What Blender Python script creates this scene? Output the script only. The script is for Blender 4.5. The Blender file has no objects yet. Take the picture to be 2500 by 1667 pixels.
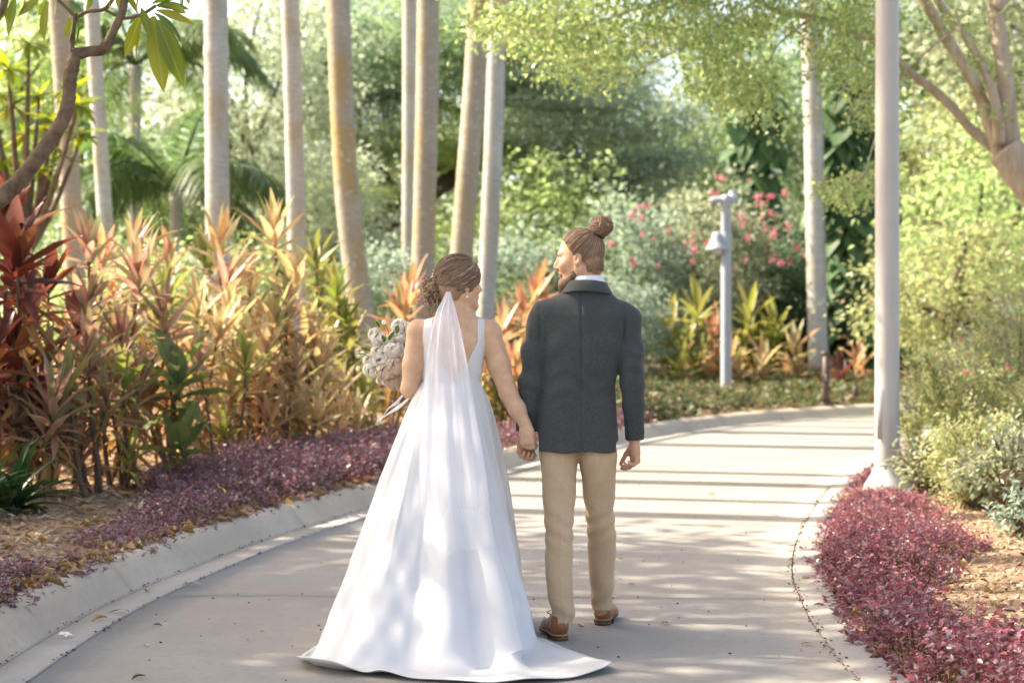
import bpy, math, random
import numpy as np
from mathutils import Vector, Matrix, Euler, Quaternion
random.seed(7); RNG = np.random.default_rng(11)
sc = bpy.context.scene
COL = sc.collection
PI = math.pi

# ------------------------------------------------------------------ camera
FPX, HOR, CAMH = 4514.0, 800.0, 1.364       # focal length and horizon in photo pixels (2500 wide), eye height in metres
cam_d = bpy.data.cameras.new('camera'); cam = bpy.data.objects.new('camera', cam_d); COL.objects.link(cam)
cam.location = (0, 0, CAMH); cam.rotation_euler = (PI/2, 0, 0)
cam_d.sensor_width = 36.0; cam_d.lens = FPX/2500*36.0
cam_d.shift_y = -(833.5-HOR)/2500
cam_d.clip_start = 0.1; cam_d.clip_end = 3000
cam_d.dof.use_dof = True; cam_d.dof.focus_distance = 8.2; cam_d.dof.aperture_fstop = 2.8
sc.camera = cam

# ------------------------------------------------------------------ sky and sun
SUN_EL, SUN_AZ = math.radians(43), math.radians(-74)       # azimuth clockwise from +Y (the view direction)
w = bpy.data.worlds.new('World'); sc.world = w; w.use_nodes = True
nt = w.node_tree; bg = nt.nodes['Background']
sky = nt.nodes.new('ShaderNodeTexSky'); sky.sky_type = 'NISHITA'; sky.sun_disc = False
sky.sun_elevation = SUN_EL; sky.sun_rotation = SUN_AZ
sky.air_density = 0.45; sky.dust_density = 2.0; sky.ozone_density = 0.0
nt.links.new(sky.outputs['Color'], bg.inputs['Color']); bg.inputs['Strength'].default_value = 0.15
sd = bpy.data.lights.new('sun', 'SUN'); sd.energy = 2.75; sd.angle = math.radians(0.53); sd.color = (0.98, 0.99, 1.0)
sun = bpy.data.objects.new('sun', sd); COL.objects.link(sun)
SUNDIR = Vector((math.sin(SUN_AZ)*math.cos(SUN_EL), math.cos(SUN_AZ)*math.cos(SUN_EL), math.sin(SUN_EL)))
sun.rotation_euler = SUNDIR.to_track_quat('Z', 'Y').to_euler(); sun.location = (-20, 20, 30)
vs = sc.view_settings; vs.view_transform = 'Standard'; vs.look = 'None'; vs.gamma = 1.0; vs.use_curve_mapping = False
vs.exposure = 2.40
vs.use_white_balance = True; vs.white_balance_temperature = 8300; vs.white_balance_tint = 10      # camera balanced for open shade
sc.render.engine = 'CYCLES'
cy = sc.cycles; cy.max_bounces = 8; cy.diffuse_bounces = 4; cy.glossy_bounces = 2; cy.transmission_bounces = 5; cy.transparent_max_bounces = 8
cy.caustics_reflective = False; cy.caustics_refractive = False

# ------------------------------------------------------------------ helpers
def P(px, py, Y):                       # photo pixel at a known distance
    return Vector(((px-1250)/FPX*Y, Y, CAMH-(py-HOR)/FPX*Y))
def G(px, py, z=0.0):                   # photo pixel on level ground at height z
    return P(px, py, (CAMH-z)*FPX/(py-HOR))
def link(o, parent=None):
    COL.objects.link(o)
    if parent is not None: o.parent = parent
    return o
def tag(o, label, cat, group=None):
    o['label'] = label; o['category'] = cat
    if group: o['group'] = group
    return o
def empty(name, loc=(0, 0, 0), rz=0.0):
    o = bpy.data.objects.new(name, None); o.empty_display_size = 0.1
    o.location = loc; o.rotation_euler = (0, 0, rz); COL.objects.link(o); return o
def mesh_np(name, v, faces, mats=(), smooth=True, uv=None, mi=None):
    """faces: list of int arrays, each (n,k)"""
    v = np.asarray(v, dtype=np.float32).reshape(-1, 3)
    fs = [np.asarray(f, dtype=np.int32) for f in faces if len(f)]
    me = bpy.data.meshes.new(name)
    nl = sum(f.size for f in fs); nf = sum(len(f) for f in fs)
    me.vertices.add(len(v)); me.vertices.foreach_set('co', v.ravel())
    me.loops.add(nl); me.loops.foreach_set('vertex_index', np.concatenate([f.ravel() for f in fs]))
    me.polygons.add(nf)
    tot = np.concatenate([np.full(len(f), f.shape[1], dtype=np.int32) for f in fs])
    st = np.concatenate([[0], np.cumsum(tot)[:-1]]).astype(np.int32)
    me.polygons.foreach_set('loop_start', st); me.polygons.foreach_set('loop_total', tot)
    if smooth: me.polygons.foreach_set('use_smooth', np.ones(nf, dtype=bool))
    if mi is not None: me.polygons.foreach_set('material_index', np.asarray(mi, dtype=np.int32))
    for m in mats: me.materials.append(m)
    if uv is not None:
        l = me.uv_layers.new(name='UVMap'); idx = np.concatenate([f.ravel() for f in fs])
        l.data.foreach_set('uv', np.asarray(uv, dtype=np.float32)[idx].ravel())
    me.update(calc_edges=True); me.validate()
    return me
def obj(name, me, parent=None):
    return link(bpy.data.objects.new(name, me), parent)
class MB:                                # collects several pieces of ONE object
    def __init__(s): s.v = []; s.f = {}; s.n = 0
    def add(s, v, faces):
        v = np.asarray(v, dtype=np.float64).reshape(-1, 3)
        for f in faces:
            f = np.asarray(f, dtype=np.int64)
            if len(f): s.f.setdefault(f.shape[1], []).append(f+s.n)
        s.v.append(v); s.n += len(v)
    def mesh(s, name, mats=(), smooth=True):
        return mesh_np(name, np.concatenate(s.v), [np.concatenate(x) for x in s.f.values()], mats, smooth)
def frames(pts):
    pts = np.asarray(pts, dtype=np.float64); n = len(pts)
    t = np.gradient(pts, axis=0); t /= np.linalg.norm(t, axis=1)[:, None]+1e-12
    up = np.array([0, 0, 1.0]) if abs(t[0][2]) < 0.9 else np.array([0, 1.0, 0])
    a = np.cross(t[0], up); a /= np.linalg.norm(a); A = [a]
    for i in range(1, n):
        a = A[-1]-t[i]*np.dot(A[-1], t[i]); a /= np.linalg.norm(a)+1e-12; A.append(a)
    A = np.array(A); return pts, t, A, np.cross(t, A)
def tube(pts, rad, n=8, cap=True, squash=1.0, noise=0.0):
    pts, t, A, B = frames(pts); m = len(pts)
    rad = np.broadcast_to(np.asarray(rad, dtype=np.float64), (m,))
    th = np.linspace(0, 2*PI, n, endpoint=False)
    rr = rad[:, None]*np.ones(n)[None]
    if noise: rr = rr*(1+noise*RNG.standard_normal((m, n)))
    v = pts[:, None]+rr[..., None]*(np.cos(th)[None, :, None]*A[:, None]+squash*np.sin(th)[None, :, None]*B[:, None])
    v = v.reshape(-1, 3)
    i = np.arange(m-1)[:, None]*n; j = np.arange(n)[None]; k = (j+1) % n
    q = np.stack([i+j, i+k, i+n+k, i+n+j], -1).reshape(-1, 4)
    fs = [q]
    if cap:
        v = np.concatenate([v, pts[:1], pts[-1:]]); c0 = m*n
        fs.append(np.concatenate([np.stack([np.full(n, c0), (np.arange(n)+1) % n, np.arange(n)], -1),
                                  np.stack([np.full(n, c0+1), (m-1)*n+np.arange(n), (m-1)*n+(np.arange(n)+1) % n], -1)]))
    return v, fs
def box(c, s):
    c = np.array(c, float); s = np.array(s, float)/2
    v = np.array([[x, y, z] for x in (-1, 1) for y in (-1, 1) for z in (-1, 1)])*s+c
    return v, [np.array([[0, 1, 3, 2], [4, 6, 7, 5], [0, 4, 5, 1], [2, 3, 7, 6], [0, 2, 6, 4], [1, 5, 7, 3]])]
def catmull(pts, n):
    pts = np.asarray(pts, dtype=np.float64); m = len(pts)
    u = np.linspace(0, m-1-1e-9, n); i = u.astype(int); f = (u-i)[:, None]
    g = lambda k: pts[np.clip(k, 0, m-1)]
    p0, p1, p2, p3 = g(i-1), g(i), g(i+1), g(i+2)
    return 0.5*((2*p1)+(-p0+p2)*f+(2*p0-5*p1+4*p2-p3)*f**2+(-p0+3*p1-3*p2+p3)*f**3)
def grid_faces(nu, nv, closed_u=False):
    """verts laid out [iu*nv+iv]"""
    a = np.arange(nu if closed_u else nu-1)[:, None]; b = np.arange(nv-1)[None]
    a2 = (a+1) % nu
    return np.stack([a*nv+b, a2*nv+b, a2*nv+b+1, a*nv+b+1], -1).reshape(-1, 4)
def lathe(prof, n=24, sq=1.0):
    prof = np.asarray(prof, float); th = np.linspace(0, 2*PI, n, endpoint=False)
    v = np.stack([prof[None, :, 0]*np.cos(th)[:, None], prof[None, :, 0]*np.sin(th)[:, None]*sq, np.broadcast_to(prof[None, :, 1], (n, len(prof)))], -1).reshape(-1, 3)
    return v, [grid_faces(n, len(prof), True)]
def rnd_rot(n, rng=RNG):
    q = rng.standard_normal((n, 4)); q /= np.linalg.norm(q, axis=1)[:, None]
    w_, x, y, z = q.T
    return np.stack([np.stack([1-2*(y*y+z*z), 2*(x*y-z*w_), 2*(x*z+y*w_)], -1),
                     np.stack([2*(x*y+z*w_), 1-2*(x*x+z*z), 2*(y*z-x*w_)], -1),
                     np.stack([2*(x*z-y*w_), 2*(y*z+x*w_), 1-2*(x*x+y*y)], -1)], -2)
def scatter(tv, tf, pos, R, s):
    """copies of a small template (tv verts, tf faces list) at pos with rotation R and scale s -> arrays"""
    n = len(pos); k = len(tv)
    v = np.einsum('nij,kj->nki', R, tv)*np.asarray(s).reshape(n, 1, -1)+pos[:, None]
    out = [(f[None]+(np.arange(n)*k)[:, None, None]).reshape(-1, f.shape[1]) for f in tf]
    return v.reshape(-1, 3), out
def rot_basis(d, roll=None, rng=RNG):
    """rotations whose local +Y is direction d (n,3), local +Z as upright as can be, plus a roll"""
    d = d/np.linalg.norm(d, axis=1)[:, None]; n = len(d)
    up = np.broadcast_to(np.array([0, 0, 1.0]), d.shape).copy(); bad = np.abs(d[:, 2]) > 0.97; up[bad] = (1, 0, 0)
    x = np.cross(d, up); x /= np.linalg.norm(x, axis=1)[:, None]; z = np.cross(x, d)
    if roll is not None:
        c, s_ = np.cos(roll)[:, None], np.sin(roll)[:, None]; x, z = c*x+s_*z, -s_*x+c*z
    return np.stack([x, d, z], -1)

# ------------------------------------------------------------------ node material helpers
def mat_new(name):
    m = bpy.data.materials.new(name); m.use_nodes = True; t = m.node_tree; t.nodes.clear()
    out = t.nodes.new('ShaderNodeOutputMaterial'); return m, t, out
def N(t, typ, **kw):
    n = t.nodes.new(typ)
    for k, v in kw.items():
        if k.startswith('i_'): n.inputs[k[2:].replace('_', ' ')].default_value = v
        else: setattr(n, k, v)
    return n
def ramp(t, cols, fac=None, interp='LINEAR'):
    n = t.nodes.new('ShaderNodeValToRGB'); e = n.color_ramp.elements; n.color_ramp.interpolation = interp
    cols = [(p, c) for p, c in cols]
    while len(e) < len(cols): e.new(0.5)
    for i, (p, c) in enumerate(cols): e[i].position = p; e[i].color = (*c, 1) if len(c) == 3 else c
    if fac is not None: t.links.new(fac, n.inputs['Fac'])
    return n
def coords(t, kind='Object', scale=None):
    tc = t.nodes.new('ShaderNodeTexCoord'); o = tc.outputs[kind]
    if scale is not None:
        mp = t.nodes.new('ShaderNodeMapping'); mp.inputs['Scale'].default_value = scale
        t.links.new(o, mp.inputs['Vector']); o = mp.outputs['Vector']
    return o
def noise(t, vec, scale, detail=4, rough=0.55, dist=0.0):
    n = t.nodes.new('ShaderNodeTexNoise'); n.inputs['Scale'].default_value = scale; n.inputs['Detail'].default_value = detail
    n.inputs['Roughness'].default_value = rough; n.inputs['Distortion'].default_value = dist
    if vec is not None: t.links.new(vec, n.inputs['Vector'])
    return n
def mixc(t, a, b, fac, mode='MIX'):
    n = t.nodes.new('ShaderNodeMix'); n.data_type = 'RGBA'; n.blend_type = mode
    for s, x in (('A', a), ('B', b)):
        k = [i for i in n.inputs if i.name == s and i.type == 'RGBA'][0]
        if hasattr(x, 'is_linked') or isinstance(x, bpy.types.NodeSocket): t.links.new(x, k)
        else: k.default_value = (*x, 1)
    f = n.inputs[0]
    if isinstance(fac, bpy.types.NodeSocket): t.links.new(fac, f)
    else: f.default_value = fac
    return [o for o in n.outputs if o.type == 'RGBA'][0]
def bump(t, h, strength=0.3, dist=0.01):
    b = t.nodes.new('ShaderNodeBump'); b.inputs['Strength'].default_value = strength; b.inputs['Distance'].default_value = dist
    t.links.new(h, b.inputs['Height']); return b.outputs['Normal']
def principled(t, out, col, rough=0.6, spec=0.3, normal=None, **kw):
    p = t.nodes.new('ShaderNodeBsdfPrincipled')
    if isinstance(col, bpy.types.NodeSocket): t.links.new(col, p.inputs['Base Color'])
    else: p.inputs['Base Color'].default_value = (*col, 1)
    if isinstance(rough, bpy.types.NodeSocket): t.links.new(rough, p.inputs['Roughness'])
    else: p.inputs['Roughness'].default_value = rough
    p.inputs['Specular IOR Level'].default_value = spec
    if normal is not None: t.links.new(normal, p.inputs['Normal'])
    for k, v in kw.items(): p.inputs[k.replace('_', ' ')].default_value = v
    if out is not None: t.links.new(p.outputs[0], out.inputs['Surface'])
    return p
def M_simple(name, c1, c2, scale=8, rough=0.6, spec=0.3, bstr=0.2, bdist=0.004, detail=5, kind='Object', sc3=None, bscale=None):
    m, t, out = mat_new(name); v = coords(t, kind, sc3)
    n = noise(t, v, scale, detail); r = ramp(t, [(0.3, c1), (0.7, c2)], n.outputs['Fac'])
    nb = noise(t, v, bscale or scale*5, 3)
    principled(t, out, r.outputs['Color'], rough, spec, bump(t, nb.outputs['Fac'], bstr, bdist) if bstr else None)
    return m
def M_leaf(name, cols, trans=0.4, rough=0.45, spec=0.35, per='island', tcol=1.25, edge=None, vein=None):
    """cols: list of colours picked at random per leaf; edge: (colour, half width) margin along local x"""
    m, t, out = mat_new(name)
    if per == 'island': r = t.nodes.new('ShaderNodeNewGeometry').outputs['Random Per Island']
    else: r = t.nodes.new('ShaderNodeObjectInfo').outputs['Random']
    k = len(cols); rp = ramp(t, [(i/max(1, k-1), c) for i, c in enumerate(cols)], r); c = rp.outputs['Color']
    if edge or vein:
        uvn = t.nodes.new('ShaderNodeUVMap'); sx = t.nodes.new('ShaderNodeSeparateXYZ'); t.links.new(uvn.outputs[0], sx.inputs[0])
        mm = N(t, 'ShaderNodeMath', operation='SUBTRACT'); t.links.new(sx.outputs[0], mm.inputs[0]); mm.inputs[1].default_value = 0.5
        ab = N(t, 'ShaderNodeMath', operation='ABSOLUTE'); t.links.new(mm.outputs[0], ab.inputs[0])
        nz = noise(t, coords(t, 'UV', (6, 1.2, 1)), 3.0, 2)
        ad = N(t, 'ShaderNodeMath', operation='MULTIPLY_ADD'); t.links.new(nz.outputs['Fac'], ad.inputs[0]); ad.inputs[1].default_value = 0.22; t.links.new(ab.outputs[0], ad.inputs[2])
        if edge: c = mixc(t, c, edge[0], ramp(t, [(edge[1], (0, 0, 0)), (min(1, edge[1]+0.1), (1, 1, 1))], ad.outputs[0]).outputs['Color'])
        if vein: c = mixc(t, c, vein, ramp(t, [(0.0, (1, 1, 1)), (0.06, (0, 0, 0))], ab.outputs[0]).outputs['Color'])
    p = principled(t, None, c, rough, spec)
    tr = t.nodes.new('ShaderNodeBsdfTranslucent')
    hs = t.nodes.new('ShaderNodeHueSaturation'); hs.inputs['Saturation'].default_value = 1.1; hs.inputs['Value'].default_value = tcol
    t.links.new(c, hs.inputs['Color']); t.links.new(hs.outputs[0], tr.inputs['Color'])
    mx = t.nodes.new('ShaderNodeMixShader'); mx.inputs[0].default_value = trans
    t.links.new(p.outputs[0], mx.inputs[1]); t.links.new(tr.outputs[0], mx.inputs[2]); t.links.new(mx.outputs[0], out.inputs['Surface'])
    return m

# ------------------------------------------------------------------ implicit surfaces for bodies and clothes
class SDF:
    def __init__(s, lo, hi, h):
        s.lo = np.array(lo, float); s.h = h
        s.n = np.ceil((np.array(hi)-s.lo)/h).astype(int)+1
        s.f = np.full(s.n, 0.2, dtype=np.float32)
    def block(s, lo, hi):
        a = np.clip(np.floor((np.asarray(lo)-s.lo)/s.h).astype(int), 0, s.n-1); b = np.clip(np.ceil((np.asarray(hi)-s.lo)/s.h).astype(int)+1, 1, s.n)
        if np.any(b <= a): return None, None
        sl = tuple(slice(a[i], b[i]) for i in range(3))
        ax = [s.lo[i]+s.h*np.arange(a[i], b[i], dtype=np.float32) for i in range(3)]
        return sl, np.stack(np.meshgrid(*ax, indexing='ij'), -1).astype(np.float32)
    def put(s, lo, hi, fn, k=0.0, op='u'):
        m = k+3*s.h
        sl, p = s.block(np.asarray(lo)-m, np.asarray(hi)+m)
        if sl is None: return
        d = fn(p).astype(np.float32); f = s.f[sl]
        if op == 'u':
            if k > 0:
                h = np.maximum(k-np.abs(f-d), 0)/k; s.f[sl] = np.minimum(f, d)-h*h*k*0.25
            else: s.f[sl] = np.minimum(f, d)
        elif op == 's':
            d = -d
            if k > 0:
                h = np.maximum(k-np.abs(f-d), 0)/k; s.f[sl] = np.maximum(f, d)+h*h*k*0.25
            else: s.f[sl] = np.maximum(f, d)
        elif op == 'i': s.f[sl] = np.maximum(f, d)
        elif op == '+': s.f[sl] = f+d
    def cone(s, a, b, ra, rb, k=0.02, op='u', fr=None, flat=None):
        """round cone; flat=(unit vector, factor) squeezes it along that direction"""
        a = np.array(a, float); b = np.array(b, float)
        if fr is not None: a = fr[0]+fr[1]@a; b = fr[0]+fr[1]@b
        R = max(ra, rb)
        if flat is not None: R = R*max(1, 1/flat[1])
        def fn(p):
            ba = b-a; t = np.clip(((p-a)@ba)/(ba@ba+1e-12), 0, 1); q = p-a-t[..., None]*ba
            if flat is not None:
                u = np.array(flat[0], float); q = q+(q@u)[..., None]*u*(1/flat[1]-1)
            return np.linalg.norm(q, axis=-1)-(ra+(rb-ra)*t)
        s.put(np.minimum(a, b)-R, np.maximum(a, b)+R, fn, k, op)
    def ell(s, c, r, k=0.02, op='u', fr=None, rot=None):
        c = np.array(c, float); r = np.array(r, float); Rm = np.eye(3)
        if rot is not None: Rm = np.array(rot)
        if fr is not None: c = fr[0]+fr[1]@c; Rm = fr[1]@Rm
        R = r.max()
        def fn(p):
            q = (p-c)@Rm; k0 = np.linalg.norm(q/r, axis=-1); k1 = np.linalg.norm(q/(r*r), axis=-1)+1e-9
            return k0*(k0-1)/k1
        s.put(c-R, c+R, fn, k, op)
    def chain(s, pts, rad, k=0.02, **kw):
        for i in range(len(pts)-1): s.cone(pts[i], pts[i+1], rad[i], rad[i+1], k, **kw)
    def zloft(s, tab, k=0.02, op='u', p_=2.3, grow=0.0):
        """rows z, cx, cy, half width, half depth"""
        tab = np.array(sorted(tab), float); z0, z1 = tab[0, 0], tab[-1, 0]
        g = lambda z, i: np.interp(z, tab[:, 0], tab[:, i])
        def fn(p):
            z = np.clip(p[..., 2], z0, z1); a = g(z, 3)+grow; b = g(z, 4)+grow
            x = np.abs(p[..., 0]-g(z, 1))/a; y = np.abs(p[..., 1]-g(z, 2))/b
            n = (x**p_+y**p_)**(1/p_); d = (n-1)*np.minimum(a, b)
            return np.maximum(d, np.maximum(z0-p[..., 2], p[..., 2]-z1))
        lo = (np.min(tab[:, 1]-tab[:, 3]), np.min(tab[:, 2]-tab[:, 4]), z0); hi = (np.max(tab[:, 1]+tab[:, 3]), np.max(tab[:, 2]+tab[:, 4]), z1)
        s.put(np.array(lo)-grow, np.array(hi)+grow, fn, k, op)
    def everywhere(s, fn, op='+'):
        s.put(s.lo, s.lo+s.h*s.n, fn, 0, op)
    def mesh(s, name, mat, relax=1):
        f = s.f; n = f.shape; neg = f < 0
        c = np.zeros(np.array(n)-1, dtype=np.int8)
        for dx in (0, 1):
            for dy in (0, 1):
                for dz in (0, 1): c += neg[dx:n[0]-1+dx, dy:n[1]-1+dy, dz:n[2]-1+dz]
        act = (c > 0) & (c < 8); ii = np.argwhere(act); vid = np.full(act.shape, -1, dtype=np.int64); vid[act] = np.arange(len(ii))
        acc = np.zeros((len(ii), 3)); cnt = np.zeros(len(ii))
        cs = [(x, y, z) for x in (0, 1) for y in (0, 1) for z in (0, 1)]
        val = {o: f[ii[:, 0]+o[0], ii[:, 1]+o[1], ii[:, 2]+o[2]] for o in cs}
        for o in cs:
            for ax in range(3):
                if o[ax] == 0:
                    o2 = list(o); o2[ax] = 1; o2 = tuple(o2); a, b = val[o], val[o2]; x = (a < 0) != (b < 0)
                    t = np.where(x, a/(a-b+1e-20), 0); q = np.zeros((len(ii), 3)); q[:] = o; q[:, ax] += t
                    acc += q*x[:, None]; cnt += x
        v = s.lo+s.h*(ii+acc/cnt[:, None]); F = []
        for ax in range(3):
            sl0 = [slice(None)]*3; sl1 = [slice(None)]*3; sl0[ax] = slice(0, -1); sl1[ax] = slice(1, None)
            a, b = neg[tuple(sl0)], neg[tuple(sl1)]; e = np.argwhere(a != b); sg = a[tuple(e.T)]
            u, w_ = (ax+1) % 3, (ax+2) % 3
            ok = (e[:, u] > 0) & (e[:, w_] > 0) & (e[:, u] < n[u]-1) & (e[:, w_] < n[w_]-1); e = e[ok]; sg = sg[ok]
            def at(du, dw):
                q = e.copy(); q[:, u] -= du; q[:, w_] -= dw; return vid[tuple(q.T)]
            q = np.stack([at(1, 1), at(0, 1), at(0, 0), at(1, 0)], -1); q[~sg] = q[~sg][:, ::-1]; F.append(q)
        F = np.concatenate(F)
        for _ in range(relax):
            acc = np.zeros_like(v); cnt = np.zeros(len(v))
            for a in range(4):
                for b in (1, 3):
                    np.add.at(acc, F[:, a], v[F[:, (a+b) % 4]]); np.add.at(cnt, F[:, a], 1)
            v = 0.5*v+0.5*acc/np.maximum(cnt, 1)[:, None]
        return mesh_np(name, v, [F], [mat])
# ================================================================== GROUND, PATH, KERBS
def struct(o): o['kind'] = 'structure'; return o
def stuff(o, label, cat): o['kind'] = 'stuff'; o['label'] = label; o['category'] = cat; return o
L0 = [(-1.70, -6), (-1.80, 0), (-1.86, 4), (-1.88, 6), (-1.872, 7.1), (-1.863, 8.04), (-1.81, 9.11), (-1.658, 10.35), (-1.408, 11.86), (-1.073, 13.27), (-0.45, 15.8), (0.27, 18.4), (1.02, 20.6), (1.78, 22.6), (2.88, 25.1), (4.34, 27.4), (5.7, 28.9), (6.9, 29.9), (9, 31.3), (14, 33.4), (24, 35.5), (40, 37)]
R0 = [(1.70, -6), (1.55, 0), (1.42, 4), (1.36, 6), (1.352, 7.13), (1.351, 7.66), (1.395, 8.59), (1.464, 9.4), (1.555, 10.26), (1.756, 11.49), (2.07, 13.04), (2.56, 15.2), (3.22, 17.6), (4.05, 19.9), (5.2, 22.2), (6.6, 24.2), (8.5, 26.0), (11, 27.6), (15.5, 29.4), (25, 31.5), (40, 33.2)]
def dense(c, step=0.12):
    p = catmull(np.array(c, float), 3000); s = np.concatenate([[0], np.cumsum(np.linalg.norm(np.diff(p, axis=0), axis=1))])
    u = np.arange(0, s[-1], step); return np.stack([np.interp(u, s, p[:, 0]), np.interp(u, s, p[:, 1])], -1)
LD, RD = dense(L0), dense(R0)
def normals(p, side):
    t = np.gradient(p, axis=0); t /= np.linalg.norm(t, axis=1)[:, None]; return np.stack([-t[:, 1], t[:, 0]], -1)*side
LN, RN = normals(LD, 1), normals(RD, -1)
# shared noise for relief
def fbm(x, y, s=1.0, seed=0):
    r = np.random.default_rng(seed); o = 0
    for k in range(5):
        a = r.uniform(0, 2*PI, 3); f = s*(1.7**k)
        o = o+np.sin(f*(x*math.cos(a[0])+y*math.sin(a[0]))+a[1])*np.sin(f*(x*math.cos(a[2])-y*math.sin(a[2]))*0.9+a[0]*3)/(1.5**k)
    return o
def M_concrete(name, c1, c2, spk=0.5, stain=(0.2, 0.18, 0.15)):
    m, t, out = mat_new(name); v = coords(t, 'Object')
    n1 = noise(t, v, 1.1, 6, 0.6); n2 = noise(t, v, 260, 2, 0.6); n3 = noise(t, v, 0.45, 4, 0.6, 0.6); n4 = noise(t, v, 24, 4, 0.65)
    c = ramp(t, [(0.3, c1), (0.72, c2)], n1.outputs['Fac']).outputs['Color']
    c = mixc(t, c, tuple(x*0.62 for x in c1), ramp(t, [(0.56, (0, 0, 0)), (0.70, (spk,)*3)], n2.outputs['Fac']).outputs['Color'])
    c = mixc(t, c, tuple(min(1, x*1.25) for x in c2), ramp(t, [(0.30, (spk,)*3), (0.42, (0, 0, 0))], n2.outputs['Fac']).outputs['Color'])
    c = mixc(t, c, stain, ramp(t, [(0.47, (0, 0, 0)), (0.68, (0.62,)*3)], n3.outputs['Fac']).outputs['Color'])
    c = mixc(t, c, tuple(x*0.8 for x in c1), ramp(t, [(0.5, (0, 0, 0)), (0.75, (0.6,)*3)], n4.outputs['Fac']).outputs['Color'])
    ad = N(t, 'ShaderNodeMath', operation='ADD'); t.links.new(n2.outputs['Fac'], ad.inputs[0]); t.links.new(n4.outputs['Fac'], ad.inputs[1])
    principled(t, out, c, 0.85, 0.25, bump(t, ad.outputs[0], 0.35, 0.002)); return m
CONC = M_concrete('path_concrete', (0.252, 0.236, 0.208), (0.31, 0.292, 0.26), 0.5, (0.245, 0.218, 0.185))
KERBM = M_concrete('kerb_concrete', (0.425, 0.365, 0.285), (0.49, 0.425, 0.34), 0.2, (0.29, 0.255, 0.215))
GUTM = M_concrete('gutter_concrete', (0.35, 0.325, 0.292), (0.41, 0.385, 0.35), 0.25, (0.31, 0.28, 0.245))
EDGEM = M_concrete('edging_concrete', (0.29, 0.265, 0.232), (0.35, 0.325, 0.288), 0.3, (0.23, 0.2, 0.17))
SOIL = M_simple('dark_joint_soil', (0.055, 0.038, 0.024), (0.12, 0.085, 0.055), 30, 0.95, 0.1, 0.4, 0.01)
MULCH = M_simple('bark_mulch', (0.16, 0.10, 0.06), (0.36, 0.25, 0.16), 22, 0.95, 0.1, 0.8, 0.03, bscale=55)
GRASSM = M_simple('rough_grass_ground', (0.06, 0.075, 0.022), (0.13, 0.14, 0.05), 3, 0.95, 0.1, 0.5, 0.02)
big = mesh_np('ground', [(-600, -60, -0.06), (600, -60, -0.06), (600, 900, -0.06), (-600, 900, -0.06)], [[[0, 1, 2, 3]]], [GRASSM])
struct(obj('ground', big))
path = struct(empty('path'))
# panels: the two edges are paired by arc fraction
def resamp(p, n):
    s = np.concatenate([[0], np.cumsum(np.linalg.norm(np.diff(p, axis=0), axis=1))]); u = np.linspace(0, s[-1], n); return np.stack([np.interp(u, s, p[:, k]) for k in (0, 1)], -1)
def at_y(p, y):
    i = int(np.argmax(p[:, 1] >= y)); return i
yl = [-5.5, -1.5, 2.4, 5.8, 9.45, 13.2, 16.9, 20.6, 24.2]; yr = [-5.5, -1.5, 2.4, 5.8, 9.35, 12.7, 15.9, 18.6, 20.6]
il = [at_y(LD, y) for y in yl]; ir = [at_y(RD, y) for y in yr]
rest = np.linspace(0, 1, 8)[1:]; il += [int(il[8]+(len(LD)-2-il[8])*f) for f in rest]; ir += [int(ir[8]+(len(RD)-2-ir[8])*f) for f in rest]
def slab_between(a, b, nu, nv, gap, z0=0.0, th=0.08):
    A, B = resamp(a, nu), resamp(b, nu); u = np.linspace(0, 1, nv)
    top = A[:, None]*(1-u)[None, :, None]+B[:, None]*u[None, :, None]
    return top
for k in range(len(il)-1):
    a, b = LD[il[k]:il[k+1]+1], RD[ir[k]:ir[k+1]+1]
    nu = 26; top = slab_between(a, b, nu, 14, 0)
    # shrink a little for the joints
    c = top.copy(); d0 = top[1]-top[0]; d0 /= np.linalg.norm(d0, axis=1)[:, None]; c[0] += d0*0.0012; d1 = top[-1]-top[-2]; d1 /= np.linalg.norm(d1, axis=1)[:, None]; c[-1] -= d1*0.0012
    e = top[:, -1]-top[:, 0]; e /= np.linalg.norm(e, axis=1)[:, None]; c[:, 0] += e*0.006; c[:, -1] -= e*0.003
    u = np.linspace(0, 1, 14); z = 0.0+0.0*u[None]+np.zeros((nu, 14)); z[:, 0] -= 0.004; z[:, -1] -= 0.004; z[0] -= 0.003; z[-1] -= 0.003
    v = np.concatenate([c, z[..., None]], -1).reshape(-1, 3); f = grid_faces(nu, 14)
    rim = [(i*14) for i in range(nu)]+[(nu-1)*14+j for j in range(1, 14)]+[i*14+13 for i in range(nu-2, -1, -1)]+[j for j in range(12, 0, -1)]
    n0 = len(v); low = v[rim].copy(); low[:, 2] = -0.055; v = np.concatenate([v, low]); m_ = len(rim); q_ = np.array([[rim[i], rim[(i+1) % m_], n0+(i+1) % m_, n0+i] for i in range(m_)])
    obj('concrete_panel', mesh_np('concrete_panel', v, [f, q_], [CONC], False), path)
base = slab_between(LD, RD, 200, 2, 0); v = np.concatenate([base, np.full((200, 2, 1), -0.016)], -1).reshape(-1, 3)
obj('joint_bed', mesh_np('joint_bed', v, [grid_faces(200, 2)], [SOIL]), path)
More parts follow.
